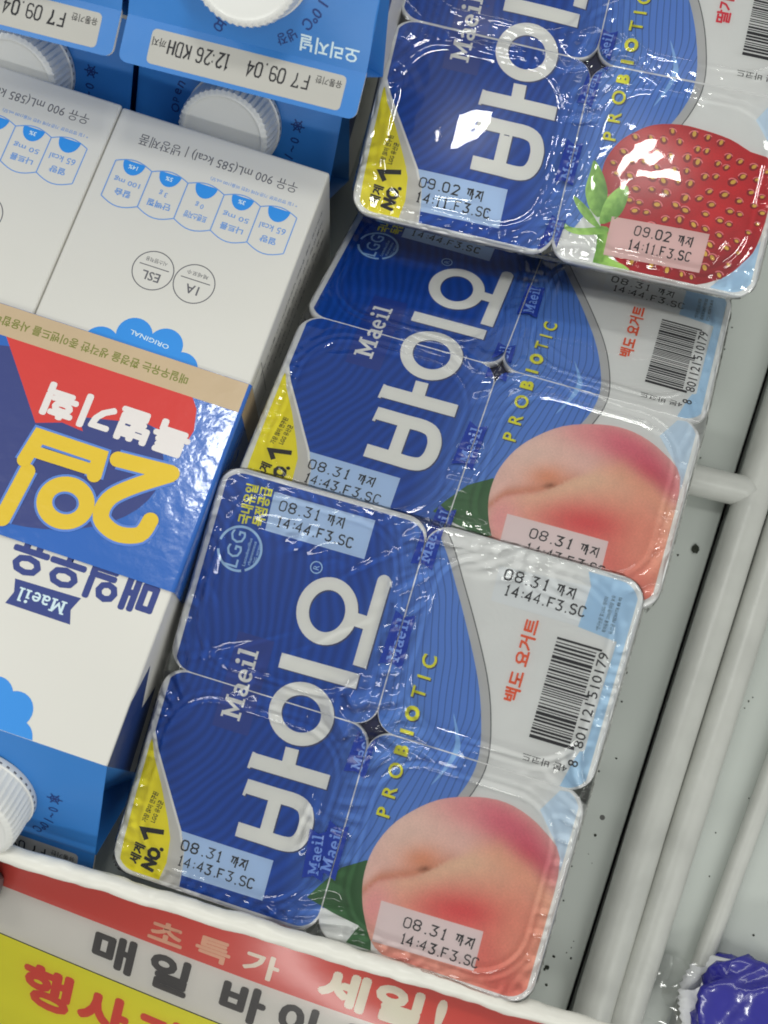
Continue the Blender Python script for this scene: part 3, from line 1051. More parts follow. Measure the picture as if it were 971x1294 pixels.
        for lp, ly, ax in (([(3.2, -42.5), (8.8, -45.8), (12, -49), (14.5, -51.5), (9.8, -49.9), (5.3, -46.2)], 6.0, (14, -51, 3, -42)),
                           ([(1.3, -50.6), (4.2, -52.4), (8.9, -52), (15.5, -50.2), (16, -52.3), (7.8, -54.3), (3, -53.4)], 6.3, (16, -51, 1, -51)),
                           ([(13.3, -51), (16, -51), (17.0, -57), (19, -59.5), (25.5, -61.5), (25.7, -66), (15, -66), (14, -58)], 6.1, (14, -52, 18, -64)),
                           ([(6.9, -30.5), (9.6, -33), (11.9, -36.4), (13.6, -41), (12.9, -47.6), (9.9, -46.5), (7.6, -43.4), (6.3, -39.6), (6.6, -34)], 6.6, (11.8, -47, 7.2, -31)),
                           ([(18.9, -36.6), (19.8, -39.6), (19.5, -43.6), (17.8, -47.2), (13.4, -49.8), (12.8, -45.6), (13.7, -41.4), (16.1, -37.9)], 6.9, (13.6, -49.4, 18.6, -37))):
            add('leaf_picture_%d' % int(ly * 10), FRUIT, poly(smooth_loop(lp, 3)), ly, ('br',), leafc(G0, G1, *ax), 0.8)
        add('white_corner', WHITE, poly([(0, -52), (10, -54.5), (14, -66), (-2, -66)]), 2, ('br',))
        add('pale_blue_panel', SKYBLUE, poly([(60, -50), (66, -40), (66, -66), (48, -66), (52, -61)]), 2, ('br',))
        add('stamp_field', PATCHS, poly([(16.4, -46.8), (47.2, -46.0), (47.0, -58.2), (16.6, -58.9)]), 7.3, ('br',))
        add('date_stamp', STAMPINK, stamp(d1 + ' 가지', 24.4, -51.0, 18, 2.8) + stamp(c1, 23.6, -55.6, 19.5, 2.7), 8, ('br',))
    else:
        add('flavour_lettering', ORANGE, fat(text('백도 요거트', 38.4, 19.6, 90, 4.2, 24.5, 0.0), 0.16), 4, ('tr',))
        add('white_corner', WHITE, poly([(0, -54.5), (9, -53), (16, -58), (18, -66), (-2, -66)]), 2, ('br',))
        add('leaf_picture', LEAF, poly([(-5, -52.9), (-2.2, -48.2), (2.4, -41.5), (9.1, -37), (14, -45), (16, -57), (17.5, -62.5), (9.6, -62), (12, -56), (3.6, -54.9)]), 3, ('br', 'bl'))
        add('fruit_picture', FRUIT, poly(PEACH), 4, ('br',), peach_color, 1.0)
        add('stamp_field', PATCHP, poly([(16.3, -46.9), (47.0, -46.2), (47.4, -58), (16.9, -59.1)]), 5, ('br',))
        add('date_stamp', STAMPINK, stamp(d1 + ' 가지', 24.4, -52.0, 20.5, 2.9) + stamp(c1, 24.6, -57.0, 23.6, 2.8), 6, ('br',))
    return A


def build_pack(P, kind, tags):
    lids = {}
    loops = {}
    for k in LIDS:
        P.cup(k)
        lids[k], loops[k] = P.lid(k)
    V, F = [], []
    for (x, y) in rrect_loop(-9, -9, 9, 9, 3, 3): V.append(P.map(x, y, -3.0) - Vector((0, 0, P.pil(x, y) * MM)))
    mesh('centre_gap_shade', V, [tuple(range(len(V)))], STARDARK, P.root)  # added dark plate: painted shade for the gap where four lids meet
    # merge art with one name+material per lid into one printed part
    parts = {}
    for name, m, L_, fn, ls, grid in art(kind):
        for k in (LIDS if ls == 'all' else ls):
            key = (k, name, m.name)
            parts.setdefault(key, [m, [], fn, grid])[1].extend([(T, 0.03 + 0.014 * ly) for T, ly in L_])
    for (k, name, _), (m, L_, fn, grid) in parts.items():
        flat_mesh('leaf_picture' if name.startswith('leaf_picture') else name, L_, P.map, m, lids[k], grid, loops[k], colorfn=fn)
    f = P.film()
    # maker's name printed on the film along the middle
    fm = lambda u, v, h: P.map(u, v, P.fh(u, v) + h)
    for (u, v, ang, sc) in tags:
        shape = [(-8.2, -3.4), (8.2, -3.0), (6.8, 0), (8.2, 3.0), (-8.2, 3.6), (-7.0, 0)]
        T = xf(poly(shape), u, v, ang, sc)
        T = [(q[0], q[i], q[i + 1]) for k in LIDS for q in clip_convex(T, rrect_loop(*LIDS[k], CR, 7)) for i in range(1, len(q) - 1)]
        flat_mesh('film_label', [(T, 0.1)], fm, FILMINK, f, 1.0)
        S = [[tuple((px - SLABW / 2, py - 0.5) for px, py in t) for t in T] for T in SLAB]
        S = [xf(T, u, v, ang, 13.0 / SLABW * sc, 3.6 * sc) for T in S]
        S = [[(q[0], q[i], q[i + 1]) for k in LIDS for q in clip_convex(T, rrect_loop(*LIDS[k], CR, 7)) for i in range(1, len(q) - 1)] for T in S]
        flat_mesh('film_lettering', [(T, 0.16 + 0.006 * i) for i, T in enumerate(S) if T], fm, FILMLET, f, 1.5)
    return f


ZF = 0.075
A_CREASE = [(-14, 46, 40, 0.5, 0.45, 9), (-11.5, 49, 40, 0.4, 0.4, 9), (-12, -30, 82, 0.7, 0.5, 8), (-9.5, -33, 84, 0.6, 0.5, 8), (-40, 50, 4, 0.5, 0.9, 9), (-45, 12, 30, 0.3, 0.7, 16), (-20, 22, 40, 0.22, 0.6, 18),
            (14, 6, -40, 0.5, 0.5, 10), (30, 54, -8, 0.5, 0.7, 14), (40, 50, -14, 0.4, 0.6, 10)]
PA = Pack('yogurt_four_pack', (0.0015, -0.0060, ZF - 0.0083), -1.1, 11.5, 12.2, 6.0, 0.7, 44, 'wrapped peach yogurt four-pack at the front, right behind the white rail', A_CREASE, 1.35, 1, 4, 0.09, 0, ((-34, 46.5, 14, 4, 1.3), (-4, 6, 11, 8, 1.7), (-10, -33, 3.5, 11, 1.3), (30, 55, 17, 4, 1.1), (58, 6, 6, 5, 1.6), (-50, 8, 12, 5, 1.0), (20, 0, 13, 4, 1.0), (-58, 30, 3, 20, 0.9), (-3, 42, 5, 14, 0.8)))
PB = Pack('yogurt_four_pack', (0.0085, 0.1119, ZF - 0.0071), -2.0, -9.2, -25.6, 6.1, 0.35, 34, 'peach yogurt four-pack in the middle, tucked under its two neighbours', [(-40, -8, 20, 0.25, 0.6, 14), (20, 10, -30, 0.3, 0.5, 12)], 0.75, 2, -30, 0.06, 0, ((-62, -30, 3, 22, 0.9), (62, -44, 3, 18, 0.9), (6, -54, 8, 8, 0.8)))
PC = Pack('yogurt_four_pack', (0.0109, 0.2130, ZF + 0.0081), 2.4, 13.3, 3.4, 1.9, 2.8, 60, 'strawberry yogurt four-pack at the back with a glossy wrapped red berry picture', [(16, 3, -35, 0.6, 0.5, 12), (-36, -54, 8, 0.4, 0.6, 10), (52, -50, 60, 0.5, 0.5, 6), (54, -48, 62, 0.4, 0.4, 6)], 1.35, 3, -20, 0.32, 0.04, ((0, -30, 8, 26, 0.7), (-30, -2, 30, 5, 0.7), (30, -4, 26, 4, 0.5), (-58, -20, 4, 30, 0.5)))
build_pack(PA, 'peach', [(1.2, 57.5, 88, 0.95), (0.2, 27.4, 90, 1), (-1.0, -6.5, 88, 0.95), (-1.6, -37.2, 90, 1), (-5.8, -40, 98, 0.9)])
build_pack(PB, 'peach', [(2.2, 33, 92, 0.95), (0.0, 2.5, 92, 0.95), (-0.6, -29, 88, 0.95), (-1.2, -58, 88, 0.9)])
build_pack(PC, 'straw', [(2.0, 4.5, 86, 0.85), (0.4, -9.0, 84, 0.7), (-0.5, -33.0, 88, 0.85), (-0.5, -57, 82, 0.8)])


# ------------------------------------------------------------------ milk cartons
CW = mat('white_carton_board', seen(200, 198, 192), 0.4, 0.5, 0.03, 25, 0.08, 250)
CB = mat('blue_carton_board', seen(44, 112, 182), 0.34, 0.5, 0.06, 25, 0.10, 200)
CBSIDE = mat('carton_side_print', seen(24, 52, 110), 0.4, 0.5, 0.08)
CTXT = mat('grey_carton_ink', seen(92, 92, 98), 0.5, 0.3, 0.08)
CBLUE = mat('bright_blue_carton_ink', seen(44, 130, 208), 0.4, 0.4, 0.04)
CLINE = mat('blue_line_ink', seen(96, 140, 200), 0.45, 0.4, 0.04)
CNAVY = mat('navy_carton_ink', seen(44, 58, 120), 0.4, 0.4, 0.05)
CNAVY2 = mat('navy_small_ink', seen(22, 50, 110), 0.45, 0.4, 0.05)
CPALE = mat('pale_carton_ink', seen(190, 210, 230), 0.4, 0.4, 0.05)
CAPM = mat('white_cap_plastic', seen(206, 206, 203), 0.3, 0.5, 0.02, 50)
CL, CWD = 195.0, 35.0     # body length and half width, mm
RIDGE = 26.7              # gable run


def rib_cap(name, parent, mtx):
    """ribbed screw cap; local z is the cap axis"""
    V, F = [], []
    n = 144
    prof = [(17.2, 0.0, 0), (17.4, 0.4, 0), (17.4, 2.4, 0), (16.9, 2.7, 0), (16.6, 3.2, 1), (16.5, 8, 1), (16.3, 12.0, 1), (15.9, 13.4, 1), (14.9, 14.1, .5), (14.2, 14.2, 0), (13.6, 13.8, 0), (13.0, 13.7, 0), (6, 13.75, 0), (0.3, 13.75, 0)]
    for r, z, g in prof:
        for i in range(n):
            rr = r + g * (0.42 if (i % 3) == 0 else (-0.1 if (i % 3) == 1 else 0.28) * 0.6)
            a = 2 * math.pi * i / n
            V.append(Vector((0.93 * rr * math.cos(a), 0.93 * rr * math.sin(a), z)) * MM)
    for k in range(len(prof) - 1):
        for i in range(n):
            F.append((k * n + i, k * n + (i + 1) % n, (k + 1) * n + (i + 1) % n, (k + 1) * n + i))
    F.append(tuple(range((len(prof) - 1) * n, len(prof) * n)))
    o = mesh(name, V, F, CAPM, parent)
    auto_smooth(o, 28)
    o.matrix_local = mtx
    # perforated safety band: small dark slots under the ribs
    S = []
    SF = []
    for i in range(40):
        a = 2 * math.pi * i / 40
        for da, z in ((-0.03, 1.5), (0.03, 1.5), (0.03, 2.1), (-0.03, 2.1)):
            S.append(Vector((16.24 * math.cos(a + da), 16.24 * math.sin(a + da), z)) * MM)
        SF.append((i * 4, i * 4 + 1, i * 4 + 2, i * 4 + 3))
    mesh('safety_band_slots', S, SF, CTXT, o)
    return o


def carton(mtx, label, group, fin_ang, fin_len=13, half=35.0, front_art=True, slope_art='seal', capf=0.44):
    """lying carton: local y runs from its bottom (0) to its gable, local z=70 is the printed front"""
    root = empty('milk_carton', mtx)
    tag(root, label, 'milk carton', group)
    H = 2 * half
    # body: bevelled board box, open at the gable end
    bm = bmesh.new()
    bmesh.ops.create_cube(bm, size=1)
    for v in bm.verts:
        v.co = Vector((v.co.x * 2 * CWD, CL / 2 + v.co.y * CL, half + v.co.z * H)) * MM
    ed = [e for e in bm.edges if not (abs(e.verts[0].co.y - CL * MM) < 1e-6 and abs(e.verts[1].co.y - CL * MM) < 1e-6)]
    bmesh.ops.bevel(bm, geom=ed, offset=0.9 * MM, segments=3, affect='EDGES', profile=0.5)
    me = bpy.data.meshes.new('body')
    bm.to_mesh(me); bm.free()
    o = link('body', me, root, [CW]); auto_smooth(o, 35)
    # gable: two slopes closing on a ridge at half height, tucked side triangles
    run = RIDGE
    g = 0.0
    yr = CL + run
    A_, B_ = (-CWD, CL, H), (CWD, CL, H)
    C_, D_ = (-CWD, CL, 0), (CWD, CL, 0)
    RL, RR = (-half - 0.0, yr, half + 0.8), (half + 0.0, yr, half + 0.8)
    tl, tr_ = (-CWD + 15, CL + 14, half), (CWD - 15, CL + 14, half)
    k = 24
    V, F = [], []
    for i in range(k + 1):                       # upper slope, slightly bowed
        t = i / k
        for j in range(k + 1):
            s = -1 + 2 * j / k
            bow = 2.2 * math.sin(math.pi * t) * (1 - s * s) + 0.5 * noise.noise(Vector((s * 2.2, t * 2.2, fin_ang)))* math.sin(math.pi * t)
            V.append(Vector((s * CWD, CL + run * t + 0.4 * bow, H + (half + 0.8 - H) * t + bow)) * MM)
    for i in range(k):
        for j in range(k):
            a = i * (k + 1) + j
            F.append((a, a + 1, a + k + 2, a + k + 1))
    up = mesh('gable_slope', V, F, CB, root, smooth=True)
    V = [Vector(p) * MM for p in (C_, D_, (CWD, yr, half - 0.8), (-CWD, yr, half - 0.8))]
    mesh('gable_underside', V, [(0, 3, 2, 1)], CB, root)
    for sgn in (-1, 1):
        V = [Vector((sgn * CWD, CL, H)) * MM, Vector((sgn * CWD, CL, 0)) * MM, Vector((sgn * CWD, yr, half + 0.8)) * MM, Vector((sgn * (CWD - 16), CL + 18, half)) * MM, Vector((sgn * CWD, yr, half - 0.8)) * MM]
        F = [(0, 3, 2), (0, 1, 3), (1, 4, 3)]
        mesh('gable_fold', V, F, CB, root)
    # fin sealed along the ridge, bent by fin_ang from the carton axis (positive = up)
    def finpt(x, t, h):
        a = 0
        y, z = yr, half
        steps = 6
        for i in range(steps):
            aa = R(fin_ang) * min(1, (i + 0.5) / steps * 1.4)
            y += math.cos(aa) * t / steps
            z += math.sin(aa) * t / steps
        aa = R(fin_ang) * min(1, 1.2 * t / fin_len)
        return Vector((x, y - math.sin(aa) * h, z + math.cos(aa) * h)) * MM
    lp = [(-CWD, -0.5), (CWD, -0.5)] + [(CWD - 2.5 + 2.5 * math.cos(R(a)), fin_len - 2.5 + 2.5 * math.sin(R(a))) for a in range(0, 91, 18)] + [(-CWD + 2.5 + 2.5 * math.cos(R(a)), fin_len - 2.5 + 2.5 * math.sin(R(a))) for a in range(90, 181, 18)]
    Tf = poly(lp)
    fin = flat_mesh('top_fin', [(Tf, 0.8)], finpt, CB, root, 2.0)
    flat_mesh('top_fin_back', [(Tf, -0.8)], finpt, CB, root, 2.0)
    n = len(lp)
    V = []
    for h in (0.8, -0.8):
        for x, t in lp: V.append(finpt(x, t, h))
    mesh('top_fin_edge', V, [(i, (i + 1) % n, n + (i + 1) % n, n + i) for i in range(n)], CW, root)
    # date panel on the fin, read with the carton upright
    FX = lambda x, t, h: finpt(x, t, 0.82 + h)
    pl = rrect_loop(-30, 2.0, 27.0, fin_len - 1.4, 1.4, 4)
    flat_mesh('date_panel', [(poly(pl), 0.03)], FX, mat('date_panel_print', seen(166, 164, 158), 0.4), fin, 2.0)
    S = stamp('F7 09.04', -19.5, 4.2, 18, 3.8, 0.5) + stamp('12:26 KDH', 3.5, 4.2, 18, 3.8, 0.5)
    flat_mesh('date_stamp', [(T, 0.07 + 0.002 * i) for i, T in enumerate(S)], FX, STAMPINK, fin, 2.0)
    flat_mesh('date_caption', [(text('유통기한', -29, 3.6, 0, 2.1, 7.6, 0.01), 0.07), (text('까지', 22.4, 4.2, 0, 2.4, 4.0, 0.01), 0.07)], FX, INK, fin, 2.0)
    # slope frame: sx across, sy up the slope from the body fold
    sl = math.hypot(run, H - half - 0.8)
    ty, tz = run / sl, -(H - half - 0.8) / sl

    def slope(x, y, h):
        t = y / sl
        s = x / CWD
        bow = 2.2 * math.sin(math.pi * min(1, max(0, t))) * max(0, 1 - s * s) + 0.5 * noise.noise(Vector((s * 2.2, t * 2.2, fin_ang))) * math.sin(math.pi * min(1, max(0, t)))
        return Vector((x, CL + run * t + 0.4 * bow - tz * h, H + (half + 0.8 - H) * t + bow + ty * h)) * MM
    ang = math.atan2(-tz, ty)
    capm = Matrix.Translation(slope(0, sl * capf, -0.2)) @ Matrix.Rotation(-ang, 4, 'X')
    cp = rib_cap('screw_cap', root, capm)
    if slope_art == 'seal':
        S = [text('매일우유', 11.5, sl * capf + 5.6, 12, 6.0, 20, 0.03), text('오리지널', -32, sl - 6.2, 0, 4.4, 17, 0.02)]
        for T in S: flat_mesh('slope_lettering', [(T, 0.06)], slope, CPALE, up, 2.0)
    ring_t = '0~10℃ 냉장보관해주세요'
    S = []
    for i, ch in enumerate(ring_t):
        if ch == ' ': continue
        a = 178 - i * 8.6
        rr = 21.0
        S.append(text(ch, rr * math.cos(R(a)), sl * capf + rr * math.sin(R(a)), a - 90, 0.8 if ch == '~' else 3.1, None, 0.015, 'c'))
    for i, ch in enumerate('Open'):
        a = 4 - i * 8.0
        S.append(text(ch, 21 * math.cos(R(a)), sl * capf + 21 * math.sin(R(a)), a - 90, 3.0 if ch == 'O' else 2.4, None, 0.01, 'c'))
    sx_, sy_ = 21.6 * math.cos(R(192)), sl * capf + 21.6 * math.sin(R(192))
    for q in range(3):
        a = q * 60
        S.append(stroke([(sx_ - 2.4 * math.cos(R(a)), sy_ - 2.4 * math.sin(R(a))), (sx_ + 2.4 * math.cos(R(a)), sy_ + 2.4 * math.sin(R(a)))], 0.5))
    S.append(ring(sx_, sy_, 1.5, 1.5, 0.35, 12))
    S = [T for T in S if T and max(p[1] for t in T for p in t) < sl - 0.5 and min(p[1] for t in T for p in t) > 0.5]
    for i, T in enumerate(S): flat_mesh('cap_lettering', [(T, 0.05 + 0.003 * i)], slope, CNAVY2, up, 2.0)
    face = lambda x, y, h: Vector((x, y, H + h)) * MM
    if front_art:
        def P_(name, m, T, h=0.04):
            if T and not isinstance(T[0][0][0], (int, float, np.floating)): Ls = [(t, h + 0.004 * i) for i, t in enumerate(T)]
            else: Ls = [(T, h)]
            flat_mesh(name, Ls, face, m, o, 0)
        P_('size_lettering', CTXT, text('우유 900 mL(585 kcal) | 냉장제품', -27.0, 6.3, 0, 4.5, 53, 0.0))
        P_('note_lettering', CLINE, text('* 1일 영양성분 기준치에 대한 비율(100 mL당)', -29.0, 13.6, 0, 1.5, 29, 0.005))
        cells, halves, nums = [], [], []
        vals = [('열량', '65 kcal', ''), ('나트륨', '50 mg', '3%'), ('트랜스지방', '0 g', ''), ('단백질', '3 g', '5%'), ('칼슘', '100 mg', '14%')]
        for i, (a, b, c_) in enumerate(vals):
            x0, x1 = -30.2 + i * 12.1, -30.2 + (i + 1) * 12.1 - 0.0
            xm = (x0 + x1) / 2
            top = [(x0 + (x1 - x0) * t / 8, 31.2 + 2.0 * math.sin(math.pi * t / 8)) for t in range(9)]
            bot = [(x1 - (x1 - x0) * t / 8, 18.4 - 1.8 * math.sin(math.pi * t / 8)) for t in range(9)]
            cells.append(stroke(top, 0.35)); cells.append(stroke(bot, 0.35)); cells.append(stroke([(x0, 18.4), (x0, 31.2)], 0.35))
            hp = [(xm + 3.6 * math.cos(R(180 - 180 * t / 12)), 17.2 + 4.6 * math.sin(R(180 - 180 * t / 12))) for t in range(13)]
            halves.append(poly(hp))
            if c_: nums.append((text(c_, xm, 19.0, 0, 1.5, None, 0.02, 'c'), 'w'))
            nums.append((text(b, xm, 24.3, 0, 2.2, 8.6 if len(b) > 4 else None, 0.005, 'c'), 'b'))
            nums.append((text(a, xm, 28.4, 0, 2.4, 7.5 if len(a) > 2 else 5.2, 0.02, 'c'), 'b'))
        cells.append(stroke([(x1, 18.4), (x1, 31.2)], 0.35))
        P_('nutrition_frame', CLINE, cells)
        P_('nutrition_marker', CBLUE, halves, 0.05)
        P_('nutrition_lettering', CLINE, [t for t, k_ in nums if k_ == 'b'], 0.06)
        P_('nutrition_percent', CPALE, [t for t, k_ in nums if k_ == 'w'], 0.09)
        for cx, t_, s_ in ((-7.5, '1A', '체세포수'), (6.0, 'ESL', '시스템적용')):
            P_('seal_mark', CTXT, [ring(cx, 49.8, 6.6, 6.6, 0.32, 40), stroke([(cx - 4.8, 48.6), (cx + 4.8, 48.6)], 0.3), text(t_, cx, 52.0 - 0.2, 0, 3.0, None, 0.012, 'c'), text(s_, cx, 46.5, 0, 1.5, 7, 0.0, 'c')])
        fl = []
        for x, y, r_ in ((3.9, 71.5, 5.6), (-6.2, 71.5, 5.4), (-13.2, 77, 5.2), (12.6, 77.5, 5.6), (-1, 80, 8.5)):
            fl.append(disc(x, y, r_))
        P_('flower_picture', CBLUE, fl)
        P_('flower_lettering', CPALE, text('ORIGINAL', -7.5, 71.2, -5, 1.5, 13, 0.01), 0.08)
        P_('name_lettering', CNAVY, fat(text('매일우유', -31.0, 139.8, 0, 11.8, 44, 0.0), 0.5))
        P_('maker_ribbon', CNAVY, poly([(-10.6, 152.6), (9.6, 153.2), (8.4, 157), (9.6, 160.8), (-10.4, 160.8), (-9.0, 156.7)]))
        P_('maker_lettering', CPALE, [[tuple((px, py) for px, py in t) for t in T] for T in slab_layers(-7.4, 155.0, 0, 3.9, 14.6)], 0.07)
        fl = []
        for i in range(7):
            a = R(20 + i * 52)
            fl.append(disc(1 + 8.3 * math.cos(a), 195 + 9.0 * math.sin(a), 5.2))
        fl.append(disc(1, 195, 7.5))
        fl = [[tuple((x, min(y, CL - 0.1)) for x, y in t) for t in T] for T in fl]
        P_('flower_picture', CBLUE, fl)
        # side panels: small print, table and a blue wedge
        side = lambda x, y, h: Vector((-CWD * 1.0 - h, y, x)) * MM
        S = [text(t_, 60 - 7 * i, 8, 90, 2.4, 60 - 5 * i, 0.0) for i, t_ in enumerate(('주의사항 개봉 후에는 냉장보관하시고 빨리 드세요', '식품유형 우유 원재료 원유 100% 국산', '반품 및 교환처 구입처 및 본사', '제조원 원주시 충정로 소비자상담실'))]
        S += [stroke([(66, 66), (66, 112), (40, 112), (40, 66)], 0.3, True), stroke([(58, 66), (58, 112)], 0.3), stroke([(66, 88), (40, 88)], 0.3)]
        flat_mesh('side_lettering', [(T, 0.05 + 0.003 * i) for i, T in enumerate(S)], side, CTXT, o, 0)
        flat_mesh('side_panel', [(poly([(70, 176), (62, 164), (50, 176), (40, 168), (30, 195), (69.5, 195)]), 0.05)], side, CBSIDE, o, 0)
    return root


def carton_matrix(corner, yaw, pitch, roll=0, half=35.0):
    """corner = world position of local (-35, 0, 70)"""
    M = Matrix.Rotation(R(yaw), 4, 'Z') @ Matrix.Rotation(math.pi, 4, 'Z') @ Matrix.Rotation(R(pitch), 4, 'X') @ Matrix.Rotation(R(roll), 4, 'Y')
    off = M @ (Vector((-35, 0, 2 * half)) * MM)
    return Matrix.Translation(Vector(corner) - off) @ M


GRP = 'milk cartons lying on the shelf'
yw = R(-2.2)
c0 = Vector((-0.0601, 0.1574, ZF - 0.0024))
carton(carton_matrix(c0, -2.2, 1.5), 'white milk carton lying in front, nearest the yogurt packs', GRP, -75, 10, slope_art='', capf=0.6)
carton(carton_matrix(c0 + Vector((-0.0705 * math.cos(yw), -0.0705 * math.sin(yw) + 0.0008, -0.0004)), -2.2, 1.5), 'white milk carton lying in front at the left picture edge', GRP, -75, 10, slope_art='', capf=0.6)
# second pair behind, fins tucked behind the front pair
cB = Vector((-0.0605, 0.1900 + 0.195, ZF - 0.0020))
carton(carton_matrix(cB, -0.8, 0.3), 'blue topped milk carton behind, under the upper right carton', GRP, -80, 9, slope_art='', capf=0.58)
carton(carton_matrix(cB + Vector((-0.0715, -0.001, 0)), -0.8, 0.3), 'blue topped milk carton behind, under the upper left carton', GRP, -80, 9, slope_art='', capf=0.58)
# third pair lies on the second, noses raised
NOSE = 6


def place_upper(ridge, yaw, roll=0):
    M = Matrix.Rotation(R(yaw), 4, 'Z') @ Matrix.Rotation(math.pi, 4, 'Z') @ Matrix.Rotation(R(NOSE), 4, 'X') @ Matrix.Rotation(R(roll), 4, 'Y')
    off = M @ (Vector((0, CL + RIDGE, 35)) * MM)
    return Matrix.Translation(Vector(ridge) - off) @ M


carton(place_upper((-0.0865, 0.1655, 0.1190), 1.5), 'blue topped milk carton on top at the back, date panel in full view', GRP, -38, 13, capf=0.49)
carton(place_upper((-0.1585, 0.1640, 0.1190), 1.5), 'blue topped milk carton on top in the upper left picture corner', GRP, -38, 13, capf=0.49)

# paper sleeve round the front pair
SRED = mat('sleeve_red_print', seen(196, 58, 54), 0.22, 0.5, 0.05, 30, 0.5, 160, coat=0.6)
SBLUE = mat('sleeve_blue_print', seen(38, 92, 172), 0.22, 0.5, 0.05, 30, 0.5, 160, coat=0.6)
SNAVY = mat('sleeve_navy_print', seen(52, 62, 118), 0.22, 0.5, 0.05, 30, 0.5, 160, coat=0.6)
SGOLD = mat('sleeve_yellow_print', seen(210, 178, 48), 0.22, 0.5, 0.05, 30, 0.5, 160, coat=0.6)
SWHITE = mat('sleeve_white_print', seen(214, 208, 206), 0.22, 0.5, 0.05, 30, 0.5, 160, coat=0.6)
SKRAFT = mat('sleeve_kraft_print', seen(182, 160, 130), 0.3, 0.5, 0.06, 60, 0.5, 160, coat=0.4)
SGREEN = mat('sleeve_green_print', seen(112, 116, 52), 0.4, 0.4, 0.05)
SEDGE = mat('sleeve_glow_print', seen(84, 122, 196), 0.25, 0.5, 0.05)
sm = carton_matrix(c0, -2.2, 1.5)
sl_root = empty('paper_sleeve', sm)
tag(sl_root, 'blue and red paper sleeve around the two front milk cartons', 'paper sleeve')
X0, X1 = -35.6, 106.2
prof = []
for cx, cz, a in ((X1 - 1.2, 70.6 - 1.2, 90), (X0 + 1.2, 70.6 - 1.2, 180), (X0 + 1.2, -0.4 + 1.2, 270), (X1 - 1.2, -0.4 + 1.2, 360)):
    pass
path = []      # closed profile (x, z), counter-clockwise seen along -y
for (cx, cz, a0) in ((X0 + 1.2, 69.5, 180), (X1 - 1.2, 69.5, 90), (X1 - 1.2, 0.9, 0), (X0 + 1.2, 0.9, -90)):
    for i in range(5):
        a = R(a0 - 90 * i / 4)
        path.append((cx + 1.2 * math.cos(a), cz + 1.2 * math.sin(a)))
ys = [75.2 + (142.6 - 75.2) * i / 24 for i in range(25)]
V = []
for y in ys:
    for (x, z) in path: V.append(Vector((x, y, z)) * MM)
n = len(path)
F = [(j * n + i, j * n + (i + 1) % n, (j + 1) * n + (i + 1) % n, (j + 1) * n + i) for j in range(24) for i in range(n)]
sleeve = mesh('sleeve_band', V, F, SBLUE, sl_root)
auto_smooth(sleeve, 50)
top = lambda x, y, h: Vector((x, y, 70.7 + h)) * MM


def SL(name, m, T, h):
    if T and not isinstance(T[0][0][0], (int, float, np.floating)): Ls = [(t, h + 0.006 * i) for i, t in enumerate(T)]
    else: Ls = [(T, h)]
    return flat_mesh(name, Ls, top, m, sleeve, 0)


SL('kraft_strip', SKRAFT, rect(-34.6, 75.3, 105, 84.8), 0.035)
flat_mesh('kraft_strip', [(rect(1, 75.3, 69.4, 84.8), 0.02)], lambda x, y, h: Vector((X0 - h, y, x)) * MM, SKRAFT, sleeve, 0)
SL('kraft_lettering', SGREEN, text('매일우유는 환경을 생각한 종이밴드를 사용합니다', -16.8, 78.6, 0, 3.2, 66, 0.02), 0.05)
SL('red_field', SRED, poly([(40, 84.8), (-20, 84.8), (-22.5, 88), (-24, 94.5), (-23.2, 99), (-10, 97), (10, 101.5), (7.2, 105.4), (14, 104.8), (21.5, 107.5), (30, 97)]), 0.04)
SL('navy_field', SNAVY, disc(24, 112.5, 44, 26.5, 48), 0.02)
SL('title_lettering', SWHITE, fat(text('특별기획', -23.7, 94.2, 0, 9.8, 45, 0.0, res=3), 0.55), 0.08)
two = smooth_loop([(-24.6, 106.8 + 0.0), (-24.0, 107.0)], 2, False)
T2 = [stroke([(-3.8, 108.2), (-23.4, 109.2)], 4.6)]
two_path = smooth_loop([(-21.5, 124.6), (-20, 129.6), (-13.5, 131.4), (-7.6, 128.6), (-7.6, 122.5), (-13, 116.6), (-22.6, 109.3)], 5, False)
T2 = [stroke(two_path, 4.8), stroke([(-22.6, 109.0), (-5.8, 110.2)], 4.8), disc(-21.5, 124.6, 2.4), disc(-5.8, 110.2, 2.4), disc(-22.4, 109.2, 2.4)]
ip = [ring(3.9, 127.6, 8.6, 8.0, 4.6), stroke([(18.1, 122.3), (19.6, 137.8)], 4.8), disc(18.1, 122.3, 2.4), disc(19.6, 137.8, 2.4),
      stroke([(-1.0, 117.0), (-0.4, 111.0), (18.8, 110.9), (20.2, 119.2)], 4.4), disc(-1.0, 117.0, 2.2), disc(20.2, 119.2, 2.2), stroke([(0, 115.7), (18.5, 115.9)], 3.6)]
SL('quantity_glow', SEDGE, [xf(t, -0.0, 0) for t in (stroke(two_path, 6.2), stroke([(-22.6, 109.0), (-5.8, 110.2)], 6.2), ring(3.9, 127.6, 9.3, 8.7, 6.0), stroke([(18.1, 121.6), (19.6, 138.4)], 6.2), stroke([(-1.1, 117.8), (-0.4, 111.0), (18.8, 110.9), (20.3, 119.9)], 5.8))], 0.15)
SL('quantity_lettering', SGOLD, T2 + ip, 0.20)

# ------------------------------------------------------------------ front rail and price card
RAIL = mat('white_rail_plastic', seen(210, 208, 200), 0.32, 0.5, 0.10, 90, 0.5, 110)
pts = []
for i in range(260):
    x = -0.20 + i * 0.32 / 259
    pts.append((x, -0.0700 + 0.0006 * noise.noise(Vector((x * 90, 3, 0))), 0.0570 + 0.0009 * noise.noise(Vector((x * 120, 0, 7)))))


